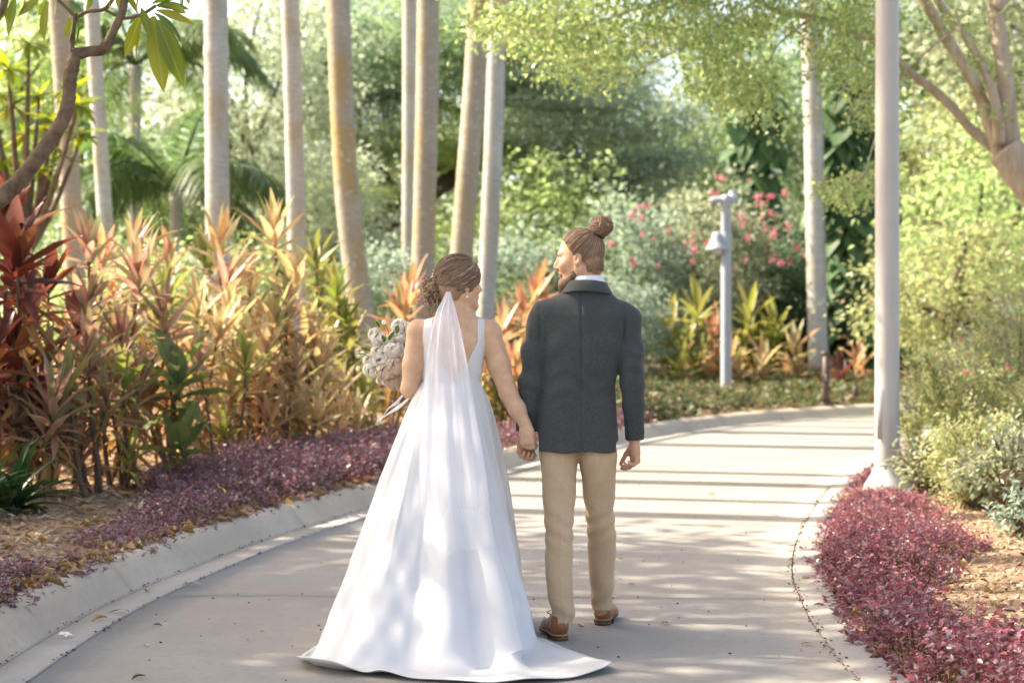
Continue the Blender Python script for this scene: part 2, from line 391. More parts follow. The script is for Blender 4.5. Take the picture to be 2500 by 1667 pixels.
def strip(name, D, Nn, prof, i0, i1, mat, parent, wob=0.0):
    ii = np.arange(i0, i1+1); pr = np.array(prof, float); d = D[ii][:, None]+Nn[ii][:, None]*pr[None, :, :1]
    z = np.broadcast_to(pr[None, :, 1], (len(ii), len(pr))).copy()
    if wob: z = z+wob*fbm(d[..., 0], d[..., 1], 2.2, 5)*np.linspace(0, 1, len(pr))[None]
    v = np.concatenate([d, z[..., None]], -1); a = v[0].mean(0); b = v[-1].mean(0); n0 = v.shape[0]*v.shape[1]
    k = len(pr); vv = np.concatenate([v.reshape(-1, 3), a[None], b[None]]); j = np.arange(k-1)
    caps = np.concatenate([np.stack([np.full(k-1, n0), j+1, j], -1), np.stack([np.full(k-1, n0+1), (len(ii)-1)*k+j, (len(ii)-1)*k+j+1], -1)])
    return obj(name, mesh_np(name, vv, [grid_faces(len(ii), k), caps], [mat]), parent)
kerb = struct(empty('kerb')); gut = struct(empty('gutter')); edge = struct(empty('path_edging'))
step = 26
KP = [(0.207, -0.05), (0.208, -0.006), (0.222, 0.006), (0.245, 0.030), (0.275, 0.072), (0.305, 0.108), (0.335, 0.130), (0.37, 0.142), (0.43, 0.146), (0.445, 0.140), (0.45, 0.06)]
GP = [(0.002, -0.05), (0.003, -0.003), (0.008, 0.001), (0.10, -0.003), (0.198, -0.009), (0.204, -0.013), (0.204, -0.05)]
EP = [(0.004, -0.05), (0.0045, -0.003), (0.012, 0.002), (0.09, 0.008), (0.165, 0.015), (0.172, 0.010), (0.174, -0.05)]
n = len(LD)
for i in range(0, n-2, step):
    j = min(i+step, n-1); strip('kerb_segment', LD, LN, KP, i, j, KERBM, kerb, 0.004)
for i in range(13, n-2, step*2):
    j = min(i+step*2, n-1); strip('gutter_segment', LD, LN, GP, i, j, GUTM, gut)
for i in range(0, len(RD)-2, step): strip('edging_segment', RD, RN, EP, i, min(i+step, len(RD)-1), EDGEM, edge, 0.0)
# planted beds
def bed(name, D, Nn, offs, zf, mat, i0=0, i1=None):
    i1 = i1 or len(D); ii = np.arange(i0, i1, 3); offs = np.array(offs); d = D[ii][:, None]+Nn[ii][:, None]*offs[None, :, None]
    z = zf(np.broadcast_to(offs[None], d.shape[:2]), d[..., 0], d[..., 1]); v = np.concatenate([d, z[..., None]], -1).reshape(-1, 3)
    return struct(obj(name, mesh_np(name, v, [grid_faces(len(ii), len(offs))], [mat])))
def zleft(o, x, y): return 0.118+0.06*np.clip((o-0.45)/1.5, 0, 1)+0.18*np.clip((o-2)/6, 0, 1)+0.010*fbm(x, y, 2.4, 2)
def zright(o, x, y): return 0.004+0.03*np.clip((o-0.2)/0.8, 0, 1)+0.10*np.clip((o-1.0)/1.4, 0, 1)+0.12*np.clip((o-2)/3, 0, 1)-0.4*np.clip((o-5.0)/1.0, 0, 1)+0.008*fbm(x, y, 2.4, 3)
bed('planting_bed_left', LD, LN, list(np.arange(0.44, 3, 0.16))+[3.4, 4, 5, 6.5, 8, 11, 15, 22, 30], zleft, MULCH)
bed('planting_bed_right', RD, RN, list(np.arange(0.171, 2.4, 0.14))+[2.7, 3.1, 3.6, 4.2, 4.8, 5.4, 6.0], zright, MULCH)
def PL(s, o):                # point on the left bed: s = index position, o = offset
    s = np.asarray(s, float); x = np.stack([np.interp(s, np.arange(len(LD)), LD[:, k])+np.asarray(o)*np.interp(s, np.arange(len(LD)), LN[:, k]) for k in (0, 1)], -1)
    return np.concatenate([x, zleft(np.asarray(o), x[..., 0], x[..., 1])[..., None]], -1)
def PR(s, o):
    s = np.asarray(s, float); x = np.stack([np.interp(s, np.arange(len(RD)), RD[:, k])+np.asarray(o)*np.interp(s, np.arange(len(RD)), RN[:, k]) for k in (0, 1)], -1)
    return np.concatenate([x, zright(np.asarray(o), x[..., 0], x[..., 1])[..., None]], -1)
SL = lambda y: at_y(LD, y); SR = lambda y: at_y(RD, y)
def zl_at(x, y):             # height of the left bed under a point
    d = np.linalg.norm(LD-np.array((x, y)), axis=1); return float(zleft(np.array(max(0.45, d.min())), np.array(x), np.array(y)))
def zr_at(x, y):
    d = np.linalg.norm(RD-np.array((x, y)), axis=1); return float(zright(np.array(max(0.2, min(4.9, d.min()))), np.array(x), np.array(y)))
# ================================================================== LOW PLANTS AND LITTER
def leaf_tpl(L=1.0, W=0.5, n=4, droop=0.25, fold_=0.2):
    v, f, uv = flat_leaf(L, W, n, droop, fold_); return v, f
def flat_leaf(L, Wd, n=7, droop=0.5, fold_=0.15, wav=0.0, tipp=0.9, wide=0.0):
    v = []; uv = []
    for i in range(n):
        t = i/(n-1); w_ = Wd*(math.sin(PI*min(1, 0.04+0.96*t)**tipp))**0.9 if t < 1 else 0.004*Wd
        for u in (-1, 0, 1):
            v.append((u*w_/2, L*(t-0.12*droop*t*t), -droop*L*0.5*t*t+fold_*w_*abs(u)+wav*L*math.sin(9*t+u)*0.02)); uv.append((0.5+u*0.5*(w_/Wd), t))
    return np.array(v), [grid_faces(n, 3)], np.array(uv)
def diamond(L=1.0, W=0.5, b=0.12):           # cheap leaf: 4 triangles with a fold
    v = np.array([(0, 0, 0), (-W/2, L*0.45, b*W), (0, L*0.5, -b*W*0.6), (W/2, L*0.45, b*W), (0, L, -0.18*L)])
    return v, [np.array([[0, 2, 1], [0, 3, 2], [1, 2, 4], [2, 3, 4]])]
# ---- purple ground cover: upright stems carrying whorls of small leaves
PURP_L = M_leaf('purple_leaf', [(0.11, 0.04, 0.052), (0.25, 0.15, 0.18), (0.18, 0.045, 0.06), (0.33, 0.235, 0.27), (0.16, 0.125, 0.14), (0.26, 0.065, 0.07), (0.22, 0.165, 0.19)], 0.3, 0.34, 0.6)  # the greyish lavender tones paint sky sheen into the leaf colour
PURP_R = M_leaf('magenta_leaf', [(0.17, 0.04, 0.06), (0.27, 0.09, 0.12), (0.14, 0.04, 0.05), (0.34, 0.19, 0.22), (0.36, 0.065, 0.085), (0.24, 0.115, 0.105), (0.28, 0.21, 0.23), (0.22, 0.08, 0.09)], 0.32, 0.36, 0.55)  # paler lavender entries stand in for sky reflected on the leaves
TWIG = M_simple('brown_twig', (0.12, 0.06, 0.035), (0.22, 0.13, 0.075), 40, 0.85, 0.15, 0)
def ground_cover(name, base, hgt, per, size, matl, label, rng, twigs=True):
    """base (n,3) stem feet, hgt (n,) stem heights"""
    n = len(base); tips = base+np.stack([rng.normal(0, 0.03, n), rng.normal(0, 0.03, n), hgt], -1)
    v, f = diamond(1, 0.62, 0.16); pos = []; d = []; sc_ = []
    for k in range(per):
        fr_ = 0.45+0.55*((k+0.5)/per)**0.6; p = base+(tips-base)*fr_; a = rng.uniform(0, 2*PI, n); el_ = rng.normal(0.35, 0.35, n)
        pos.append(p); d.append(np.stack([np.cos(a)*np.cos(el_), np.sin(a)*np.cos(el_), np.sin(el_)], -1)); sc_.append(size*rng.uniform(0.45, 1.6, n)*(0.85+0.25*np.clip(fbm(base[:, 0], base[:, 1], 4.0, 61), -1, 1)))
    pos = np.concatenate(pos); d = np.concatenate(d); sc_ = np.concatenate(sc_)
    V_, F_ = scatter(v, f, pos, rot_basis(d, rng.normal(0, 0.5, len(d))), sc_)
    mi = [np.zeros(len(x), int) for x in F_]
    if twigs:
        tv = np.array([(-.5, 0, 0), (.5, 0, 0), (0, 0, 1.0), (0, -.5, 0), (0, .5, 0)]); m_ = n
        dv = tips-base; w_ = 0.0022; A_ = base[:, None]+np.array([(-w_, 0, 0), (w_, 0, 0), (0, -w_, 0), (0, w_, 0)])[None]; TV = np.concatenate([A_, tips[:, None]], 1).reshape(-1, 3)
        TF = (np.array([[0, 1, 4], [2, 3, 4]])[None]+(np.arange(m_)*5)[:, None, None]).reshape(-1, 3)+len(V_)
        V_ = np.concatenate([V_, TV]); F_ = F_+[TF]; mi.append(np.ones(len(TF), int))
    o = obj(name, mesh_np(name, V_, F_, [matl, TWIG], False, None, np.concatenate(mi))); return stuff(o, label, 'ground cover')
rg = np.random.default_rng(5)
# left: two loose mounds near the camera, then one broad drift running back along the kerb
s = rg.uniform(SL(6.6), SL(23.5), 30000); yy = np.interp(s, np.arange(len(LD)), LD[:, 1])
omax = np.interp(yy, [6.5, 7.6, 8.4, 9.35, 9.75, 10.1, 10.5, 11.4, 12.2, 13.0, 14.5, 17, 20, 23.5], [0.95, 1.05, 1.0, 0.78, 0.50, 0.50, 1.0, 1.05, 1.15, 1.7, 2.1, 1.9, 1.5, 1.2])
omax = omax+0.10*fbm(s*0.12, s*0.05, 2.0, 8); o_ = rg.uniform(0.34, 2.2, len(s)); ok = (o_ < omax) & (fbm(s*0.12*7, o_*7, 1.0, 71) > -1.15); s, o_, yy, omax = s[ok], o_[ok], yy[ok], omax[ok]
dens = np.interp(yy, [6, 10, 16, 24], [1, 0.85, 0.62, 0.45]); ok = rg.random(len(s)) < dens; s, o_, omax, yy = s[ok], o_[ok], omax[ok], yy[ok]
b = PL(s, o_); edge_ = np.clip((o_-0.32)/0.14, 0.18, 1)*np.clip((omax-o_)/0.16, 0.25, 1); h = (0.15+0.06*np.clip((yy-11)/3, 0, 1)+0.04*fbm(b[:, 0], b[:, 1], 2.2, 12)+0.03*fbm(b[:, 0], b[:, 1], 6.5, 13))*edge_*rg.uniform(0.6, 1.2, len(s)); b[:, 2] -= 0.02
ground_cover('ground_cover', b, np.clip(h, 0.03, 0.34), 5, 0.031, PURP_L, 'low purple leaved ground cover along the left kerb', rg)
# right
s = rg.uniform(SR(6.2), SR(25.5), 34000); yy = np.interp(s, np.arange(len(RD)), RD[:, 1])
omax = np.interp(yy, [6, 7.2, 8.0, 9.0, 10.2, 11.2, 12.2, 14, 15.5, 17, 20, 25], [1.6, 1.3, 0.80, 0.62, 0.95, 1.15, 1.0, 0.95, 0.70, 0.75, 0.85, 0.7])+0.12*fbm(s*0.12, s*0.05, 2.4, 18)
o_ = rg.uniform(0.13, 1.7, len(s)); ok = (o_ < omax) & (fbm(s*0.12*7, o_*7, 1.0, 72) > -1.0) & (rg.random(len(s)) < np.interp(yy, [6, 10, 16, 25], [1, 0.9, 0.7, 0.5])); s, o_, yy, omax = s[ok], o_[ok], yy[ok], omax[ok]
b = PR(s, o_); edge_ = np.clip((o_-0.14)/0.16, 0.2, 1)*np.clip((omax-o_)/0.2, 0.3, 1); h = (np.interp(yy, [6, 10.5, 12.5, 14, 16.5, 18, 25], [0.20, 0.20, 0.15, 0.085, 0.10, 0.20, 0.24])+(0.04*fbm(b[:, 0], b[:, 1], 2.0, 22)+0.035*fbm(b[:, 0], b[:, 1], 6.0, 23))*np.interp(yy, [6, 11, 14], [1, 1, .4]))*edge_*rg.uniform(0.6, 1.2, len(s)); b[:, 2] -= 0.02
pb = P(2166, 1186, 15.4); ok = np.hypot(b[:, 0]-pb.x, b[:, 1]-pb.y) > 0.26; b, h = b[ok], h[ok]
ground_cover('ground_cover', b, np.clip(h, 0.03, 0.36), 5, 0.027, PURP_R, 'magenta leaved ground cover along the right path edge', rg)
# far green drift on the outside of the bend
GREENG = M_leaf('green_cover_leaf', [(0.055, 0.075, 0.035), (0.10, 0.14, 0.05), (0.085, 0.115, 0.055), (0.17, 0.17, 0.085), (0.20, 0.10, 0.06)], 0.3, 0.5, 0.35)
s = rg.uniform(SL(22.8), len(LD)-60, 26000); o_ = 0.45+rg.random(len(s))*5.5; b = PL(s, o_); h = (0.10+0.035*o_+0.03*fbm(b[:, 0], b[:, 1], 1.6, 31))*np.clip((o_-0.35)/0.3, 0.3, 1)*rg.uniform(0.6, 1.2, len(s))
ground_cover('ground_cover', b, np.clip(h, 0.05, 0.6), 4, 0.085, GREENG, 'soft green ground cover beyond the bend of the path', rg, False)
# ---- bark chips and dry leaves on the mulch (too many to count)
CHIP = M_leaf('bark_chip', [(0.16, 0.095, 0.055), (0.28, 0.185, 0.115), (0.38, 0.27, 0.175), (0.46, 0.36, 0.26), (0.22, 0.13, 0.075)], 0.0, 0.9, 0.15)
DRY = M_leaf('dry_leaf', [(0.34, 0.21, 0.09), (0.42, 0.30, 0.15), (0.26, 0.15, 0.06), (0.46, 0.35, 0.20)], 0.15, 0.8, 0.2)
def chips(name, b, size, label, matl, tpl, tilt=0.35):
    n = len(b); a = rg.uniform(0, 2*PI, n); d = np.stack([np.cos(a), np.sin(a), rg.normal(0, tilt, n)], -1)
    V_, F_ = scatter(*tpl, b, rot_basis(d, rg.normal(0, tilt, n)), size); return stuff(obj(name, mesh_np(name, V_, F_, [matl], False)), label, 'mulch')
ct = (np.array([(-.16, 0, 0), (.16, 0, 0), (.12, 1, .02), (-.1, .95, 0), (-.16, 0, -.1), (.16, 0, -.1), (.12, 1, -.1), (-.1, .95, -.1)]), [np.array([[0, 1, 2, 3], [0, 4, 5, 1], [1, 5, 6, 2], [2, 6, 7, 3], [3, 7, 4, 0]])])
s = rg.uniform(SL(7), SL(20), 9000); o_ = rg.uniform(0.5, 3.4, len(s)); b = PL(s, o_); b[:, 2] += 0.006
chips('bark_mulch', b, rg.uniform(0.02, 0.075, len(s)), 'brown bark chip mulch on the left bed', CHIP, ct)
s = rg.uniform(SR(6.2), SR(19), 12000); o_ = rg.uniform(0.3, 3.2, len(s)); b = PR(s, o_); b[:, 2] += 0.005
chips('bark_mulch', b, rg.uniform(0.02, 0.06, len(s)), 'brown bark chip mulch on the right bed', CHIP, ct)
s = rg.uniform(SL(7), SL(18), 1500); o_ = np.where(rg.random(len(s)) < 0.45, rg.uniform(0.38, 0.50, len(s)), rg.uniform(0.5, 3.2, len(s))); b = PL(s, o_); b[:, 2] = np.maximum(b[:, 2], 0.147)+0.008
chips('leaf_litter', b, rg.uniform(0.035, 0.10, len(s)), 'dry tan leaf litter between the purple ground cover and the left kerb', DRY, diamond(1, 0.55, 0.5), 0.3)
s = rg.uniform(SR(6.5), SR(15), 260); o_ = rg.uniform(0.15, 1.0, len(s)); b = PR(s, o_); b[:, 2] += 0.02
chips('leaf_litter', b, rg.uniform(0.03, 0.07, len(s)), 'dry tan leaf litter at the foot of the magenta ground cover', DRY, diamond(1, 0.55, 0.5), 0.3)
# tiny specks swept along the joints and over the concrete
SPECK = M_leaf('speck', [(0.10, 0.05, 0.03), (0.30, 0.05, 0.04), (0.28, 0.18, 0.09), (0.05, 0.035, 0.02)], 0.0, 0.9, 0.1)
s = rg.uniform(SR(6.2), SR(16), 330); b = PR(s, rg.normal(0.0, 0.012, len(s))); b[:, 2] = 0.004
s2 = rg.uniform(SL(6.5), SL(16), 260); b2 = PL(s2, np.where(rg.random(260) < .5, rg.normal(0.0, 0.01, 260), rg.normal(0.206, 0.012, 260))); b2[:, 2] = 0.004
b3 = np.stack([rg.uniform(-1.7, 2.2, 260), rg.uniform(6.8, 19, 260), np.full(260, 0.004)], -1); ok = (b3[:, 0] > np.interp(b3[:, 1], LD[:, 1], LD[:, 0])) & (b3[:, 0] < np.interp(b3[:, 1], RD[:, 1], RD[:, 0])); b3 = b3[ok]
b = np.concatenate([b, b2, b3]); o = chips('leaf_litter', b, rg.uniform(0.006, 0.022, len(b)), 'tiny specks of petal and leaf scattered over the concrete', SPECK, diamond(1, 0.6, 0.4), 0.2)
# ---- single fallen leaves that can be picked out
def curled(L, W, curl_, n=8, m=5, seed=0):
    r = random.Random(seed); v = []
    for i in range(n):
        t = i/(n-1); w_ = W*math.sin(PI*(0.03+0.95*t))**0.8
        for j in range(m):
            u = -1+2*j/(m-1); a = curl_*u; v.append((w_/2*math.sin(a)/max(.3, abs(curl_)) if curl_ else u*w_/2, L*(t-.5), w_/2*(1-math.cos(a))/max(.3, abs(curl_))*1.1+0.10*L*math.sin(3*t+r.random()*.3)+0.01*r.random()*L))
    v = np.array(v); v[:, 2] -= v[:, 2].min(); return v, [grid_faces(n, m)]
FL = {k: M_simple('fallen_'+k, a, b_, 60, 0.75, 0.2, 0.3, 0.002) for k, a, b_ in (('gold', (0.42, 0.26, 0.07), (0.55, 0.38, 0.14)), ('brown', (0.13, 0.065, 0.03), (0.22, 0.12, 0.06)), ('tan', (0.40, 0.28, 0.16), (0.50, 0.38, 0.24)), ('yellow', (0.55, 0.42, 0.06), (0.62, 0.5, 0.12)), ('green', (0.16, 0.2, 0.05), (0.25, 0.28, 0.08)), ('red', (0.35, 0.03, 0.02), (0.45, 0.06, 0.04)), ('rust', (0.38, 0.14, 0.06), (0.48, 0.2, 0.1)))}
def zsurf(p):
    d = np.linalg.norm(LD-np.array((p[0], p[1])), axis=1); i = int(d.argmin()); sd_ = float(np.dot(np.array((p[0], p[1]))-LD[i], LN[i]))
    return float(np.interp(sd_, [q_[0] for q_ in GP[1:]+KP[1:]], [q_[1] for q_ in GP[1:]+KP[1:]])) if 0 < sd_ < 0.44 else 0.001
for i, (px, py, kind, L, cw, label) in enumerate([
    (205, 1410, 'gold', 0.055, 1.5, 'curled golden leaf high on the left kerb beside the ground cover'), (243, 1459, 'gold', 0.085, 1.6, 'big crumpled golden leaf on the left kerb face above the gutter'),
    (290, 1433, 'green', 0.13, 0.5, 'long green and tan leaf strip lying on the left kerb'), (360, 1444, 'green', 0.06, 0.6, 'pale green leaf scrap in the left gutter'),
    (385, 1528, 'brown', 0.045, 1.3, 'dark brown curled leaf on the concrete near the left gutter'), (352, 1481, 'brown', 0.035, 1.2, 'small dark leaf on the gutter joint'),
    (303, 1508, 'red', 0.03, 0.5, 'small red leaf on the gutter joint at lower left'), (338, 1656, 'brown', 0.06, 1.3, 'brown crumpled leaf at the bottom left of the path'),
    (357, 1577, 'tan', 0.035, 0.8, 'small tan leaf on the path below the dark brown one'), (606, 1563, 'tan', 0.028, 0.8, 'tiny tan leaf on the path left of the train'),
    (640, 1543, 'rust', 0.028, 0.9, 'tiny rust leaf on the path close to the gown'), (785, 1265, 'tan', 0.075, 0.6, 'tan leaf in the gutter beside the gown'),
    (470, 1385, 'tan', 0.14, 0.5, 'thin tan leaf blade lying in the left gutter'), (752, 1300, 'green', 0.15, 0.4, 'long pale leaf blade across the gutter joint'),
    (1737, 1207, 'rust', 0.055, 0.8, 'rust leaf on the sunlit path between the man and the tall pole'), (1542, 1428, 'rust', 0.04, 0.8, 'pale rust leaf in the sun streak right of the man'),
    (1622, 1523, 'rust', 0.05, 1.0, 'rust brown leaf on the shaded path right of the man'), (1512, 1361, 'green', 0.06, 0.5, 'green leaf on the path beside the right trouser leg'),
    (1893, 1258, 'green', 0.05, 0.4, 'green leaf on the path near the right edging'), (1418, 1527, 'tan', 0.05, 0.7, 'tan curled leaf between the two brown shoes'),
    (1396, 1572, 'rust', 0.02, 0.8, 'tiny rust leaf behind the left shoe'), (1970, 1573, 'tan', 0.055, 0.7, 'pale pink tan leaf on the path by the right edging'),
    (1820, 1323, 'tan', 0.035, 0.7, 'small tan leaf in the right sun streaks'), (1415, 1345, 'green', 0.035, 0.6, 'small green scrap between the trouser legs'),
    (2000, 1478, 'tan', 0.06, 0.8, 'tan leaf on the right edging strip'), (1968, 1413, 'gold', 0.06, 0.9, 'golden leaf on the right edging under the ground cover'), (1955, 1622, 'tan', 0.025, .7, 'tiny tan scrap at the bottom right of the path')]):
    me = mesh_np('fallen_leaf', *curled(L, L*0.5 if L < 0.1 else L*0.16, cw, seed=i), [FL[kind]]); o = obj('fallen_leaf', me); p = G(px, py, 0.0)
    for _ in range(3): z = zsurf(p); p = G(px, py, z)
    o.location = (p.x, p.y, zsurf(p)+0.003); o.rotation_euler = (random.uniform(-.15, .15), random.uniform(-.15, .15), random.uniform(0, 6.28) if L < 0.12 else 1.1); tag(o, label, 'leaf', 'fallen leaves on the concrete')
# yellow leaves caught in the left ground cover
for px, py, h_, label in ((540, 1196, 0.22, 'bright yellow leaf lying on top of the purple ground cover'), (343, 1232, 0.25, 'tan leaf standing in the purple ground cover')):
    p = G(px, py, h_+0.13); me = mesh_np('fallen_leaf', *curled(0.10 if px > 400 else 0.06, 0.04 if px > 400 else 0.025, 0.5, seed=px), [FL['yellow' if px > 400 else 'tan']]); o = obj('fallen_leaf', me); o.location = p; o.rotation_euler = (0.3 if px > 400 else 1.2, 0.5, 0.8 if px > 400 else 0.2); tag(o, label, 'leaf', 'fallen leaves on the ground cover')
# frangipani blossoms
BLOOM = M_simple('frangipani_white', (0.78, 0.77, 0.72), (0.84, 0.83, 0.79), 30, 0.6, 0.2, 0); YOLK = M_simple('frangipani_yellow', (0.72, 0.48, 0.06), (0.78, 0.56, 0.12), 30, 0.6, 0.2, 0)
v, f, _uv = flat_leaf(1.0, 0.62, 6, 0.35, 0.15); PM = mesh_np('frangipani_petal', v, f, [BLOOM]); CM = mesh_np('flower_centre', *lathe([(0.0001, 0.10), (0.16, 0.08), (0.26, 0.02), (0.2, -0.02)], 10), [YOLK])
for px, py, sz, zz, label in ((159, 1518, 0.036, None, 'white frangipani blossom with yellow centre in the left gutter'), (120, 1288, 0.034, 0.15, 'white frangipani blossom on the mulch behind the near ground cover'), (28, 1275, 0.034, 0.15, 'white frangipani blossom at the left edge of the mulch'), (102, 1256, 0.034, 0.15, 'yellowish white frangipani blossom on the mulch near the dark strappy plant'), (258, 1205, 0.036, 0.16, 'white frangipani blossom by the cordyline stems')):
    p = G(px, py, zz or 0.0)
    if zz is None:
        for _ in range(3): p = G(px, py, zsurf(p))
        p.z = zsurf(p)
    e = empty('frangipani_flower', (p.x, p.y, p.z+0.014 if zz is None else zl_at(p.x, p.y)+0.03)); e.rotation_euler = (random.uniform(.2, .5), random.uniform(-.3, .3), random.uniform(0, 6)); tag(e, label, 'flower', 'fallen frangipani blossoms')
    for k in range(5):
        o = obj('petal', PM, e); o.scale = (sz,)*3; o.rotation_euler = (0.25, 0, k*2*PI/5)
    o = obj('flower_centre', CM, e); o.scale = (sz,)*3
# ================================================================== FURNITURE
def M_paint(name, c1, c2, rough=0.45):
    m, t, out = mat_new(name); v = coords(t); n = noise(t, v, 2.5, 5); n2 = noise(t, coords(t, 'Object', (9, 9, 0.5)), 4, 4)
    c = ramp(t, [(0.3, c1), (0.7, c2)], n.outputs['Fac']).outputs['Color']
    c = mixc(t, c, tuple(x*0.72 for x in c1), ramp(t, [(0.55, (0, 0, 0)), (0.8, (0.5,)*3)], n2.outputs['Fac']).outputs['Color'])
    principled(t, out, c, rough, 0.4, bump(t, noise(t, v, 300, 2).outputs['Fac'], 0.1, 0.001)); return m
POLEM = M_paint('pole_paint', (0.37, 0.345, 0.315), (0.42, 0.395, 0.365)); CONEM = M_paint('cone_paint', (0.44, 0.44, 0.425), (0.5, 0.5, 0.485), 0.6)
LAMPM = M_paint('lamp_paint', (0.33, 0.36, 0.41), (0.38, 0.41, 0.46)); BOLM = M_paint('bollard_paint', (0.085, 0.05, 0.045), (0.12, 0.072, 0.065)); GLASSM = M_simple('frosted_glass', (0.62, 0.62, 0.6), (0.68, 0.68, 0.66), 10, 0.2, 0.5, 0)
def part(name, vf, mat, parent, smooth=True): return obj(name, mesh_np(name, vf[0], vf[1], [mat], smooth), parent)
b = P(2166, 1186, 15.4); pz = zr_at(b.x, b.y)
pole = tag(empty('light_pole', (b.x, b.y, pz-0.02), 0), 'tall pale grey light pole with conical foot in the right bed', 'pole')
part('base_cone', lathe([(0.215, -0.05), (0.212, 0.02), (0.20, 0.045), (0.155, 0.115), (0.125, 0.165), (0.112, 0.20), (0.106, 0.215), (0.09, 0.216)], 40), CONEM, pole)
part('shaft', lathe([(0.103, 0.15), (0.103, 0.25), (0.101, 1.5), (0.096, 4.5), (0.088, 7.2), (0.086, 7.22), (0.0001, 7.225)], 40), POLEM, pole)
v, f = box((0, 0, 0), (0.075, 0.012, 0.42)); part('access_panel', (v+np.array((-0.062, -0.078, 0.66)), f), POLEM, pole, False)
part('rim', lathe([(0.1035, 0.218), (0.107, 0.222), (0.107, 0.245), (0.1035, 0.250)], 40), POLEM, pole)
lb = P(1773, 1000, 31.2)
lp = tag(empty('lamp_post', (lb.x, lb.y, 0.12)), 'pale blue grey lamp post with bell lamp and top arm beside the bend', 'lamp post')
k = 31.2/FPX
lz = lambda py: CAMH-(py-HOR)*k-0.12; lx_ = lambda px: (px-1773)*k
part('post', lathe([(0.092, -0.1), (0.092, 0.6), (0.088, lz(640)), (0.084, lz(492)), (0.09, lz(490)), (0.09, lz(478)), (0.0001, lz(474))], 8), LAMPM, lp, False)
vv = MB(); vv.add(*tube([(lx_(1736), 0, lz(489)), (lx_(1741), 0, lz(489)), (lx_(1802), 0, lz(488))], [0.045, 0.058, 0.058], 12)); obj('top_arm', vv.mesh('top_arm', [LAMPM]), lp)
vv = MB(); vv.add(*lathe([(0.07, lz(466)), (0.075, lz(478)), (0.09, lz(480))], 12)); v = vv.v[0]; v[:, 0] += lx_(1790); obj('finial', vv.mesh('finial', [LAMPM]), lp)
cx_ = lx_(1751); vv = MB(); v, f = lathe([(0.0001, lz(566)), (0.06, lz(567)), (0.085, lz(575)), (0.10, lz(588)), (0.14, lz(598)), (0.195, lz(606)), (0.20, lz(611)), (0.19, lz(611)), (0.10, lz(598))], 24); v[:, 0] += cx_; vv.add(v, f); v, f = box((0, 0, 0), (0.16, 0.09, 0.10)); vv.add(v+np.array(((cx_+0)/2-0.02, 0, lz(577))), f)
sh = obj('lamp_shade', vv.mesh('lamp_shade', [LAMPM]), lp); vv = MB(); v, f = lathe([(0.10, lz(609)), (0.105, lz(614)), (0.07, lz(621)), (0.0001, lz(623))], 16); v[:, 0] += cx_; vv.add(v, f); obj('lens', vv.mesh('lens', [GLASSM]), sh)
vv = MB(); vv.add(*lathe([(0.096, lz(568)), (0.098, lz(569)), (0.098, lz(612)), (0.096, lz(613))], 8)); obj('collar', vv.mesh('collar', [LAMPM]), lp)
bb = P(2017, 1012, 28.75); bol = tag(empty('bollard', (bb.x, bb.y, zl_at(bb.x, bb.y))), 'slim dark brown bollard with small white mark at the path bend', 'bollard'); k = 28.0/FPX
part('post', box((0, 0, 0.42), (0.095, 0.095, 0.90)), BOLM, bol, False); part('base_plate', box((0, 0, 0.06), (0.18, 0.16, 0.035)), BOLM, bol, False)
part('head', box((-0.01, 0, 0.845), (0.115, 0.105, 0.075)), BOLM, bol, False); v, f = lathe([(0.0001, 0.012), (0.05, 0.012), (0.055, 0.0)], 16); Rm = np.array(Matrix.Rotation(PI/2, 3, 'X')); pd = part('sign_disc', (v@Rm.T*np.array((1, 1, 1.5))+np.array((-0.02, -0.052, 0.47)), f), BLACK if 'BLACK' in globals() else BOLM, bol)
vv = MB(); vv.add(*tube(catmull([(0.0, -0.067, 0.52), (-0.03, -0.067, 0.50), (-0.01, -0.067, 0.475), (-0.035, -0.067, 0.45), (-0.01, -0.067, 0.425)], 14), 0.007, 5)); obj('white_mark', vv.mesh('white_mark', [GLASSM]), pd)
for px, py, Y, label in ((2089, 1008, 29.9, 'small dark spike light at the far kerb'), (2462, 1108, 17.0, 'small dark spike light among the right shrubs')):
    p = P(px, py, Y); p.z = (zl_at if Y > 20 else zr_at)(p.x, p.y)+0.12; e = tag(empty('spike_light', p), label, 'garden light', 'garden spike lights'); part('spike', box((0, 0, -0.1), (0.03, 0.03, 0.5)), BOLM, e, False); part('lamp_head', lathe([(0.035, 0.0), (0.05, 0.02), (0.05, 0.15), (0.04, 0.16), (0.0001, 0.16)], 12), BOLM, e)

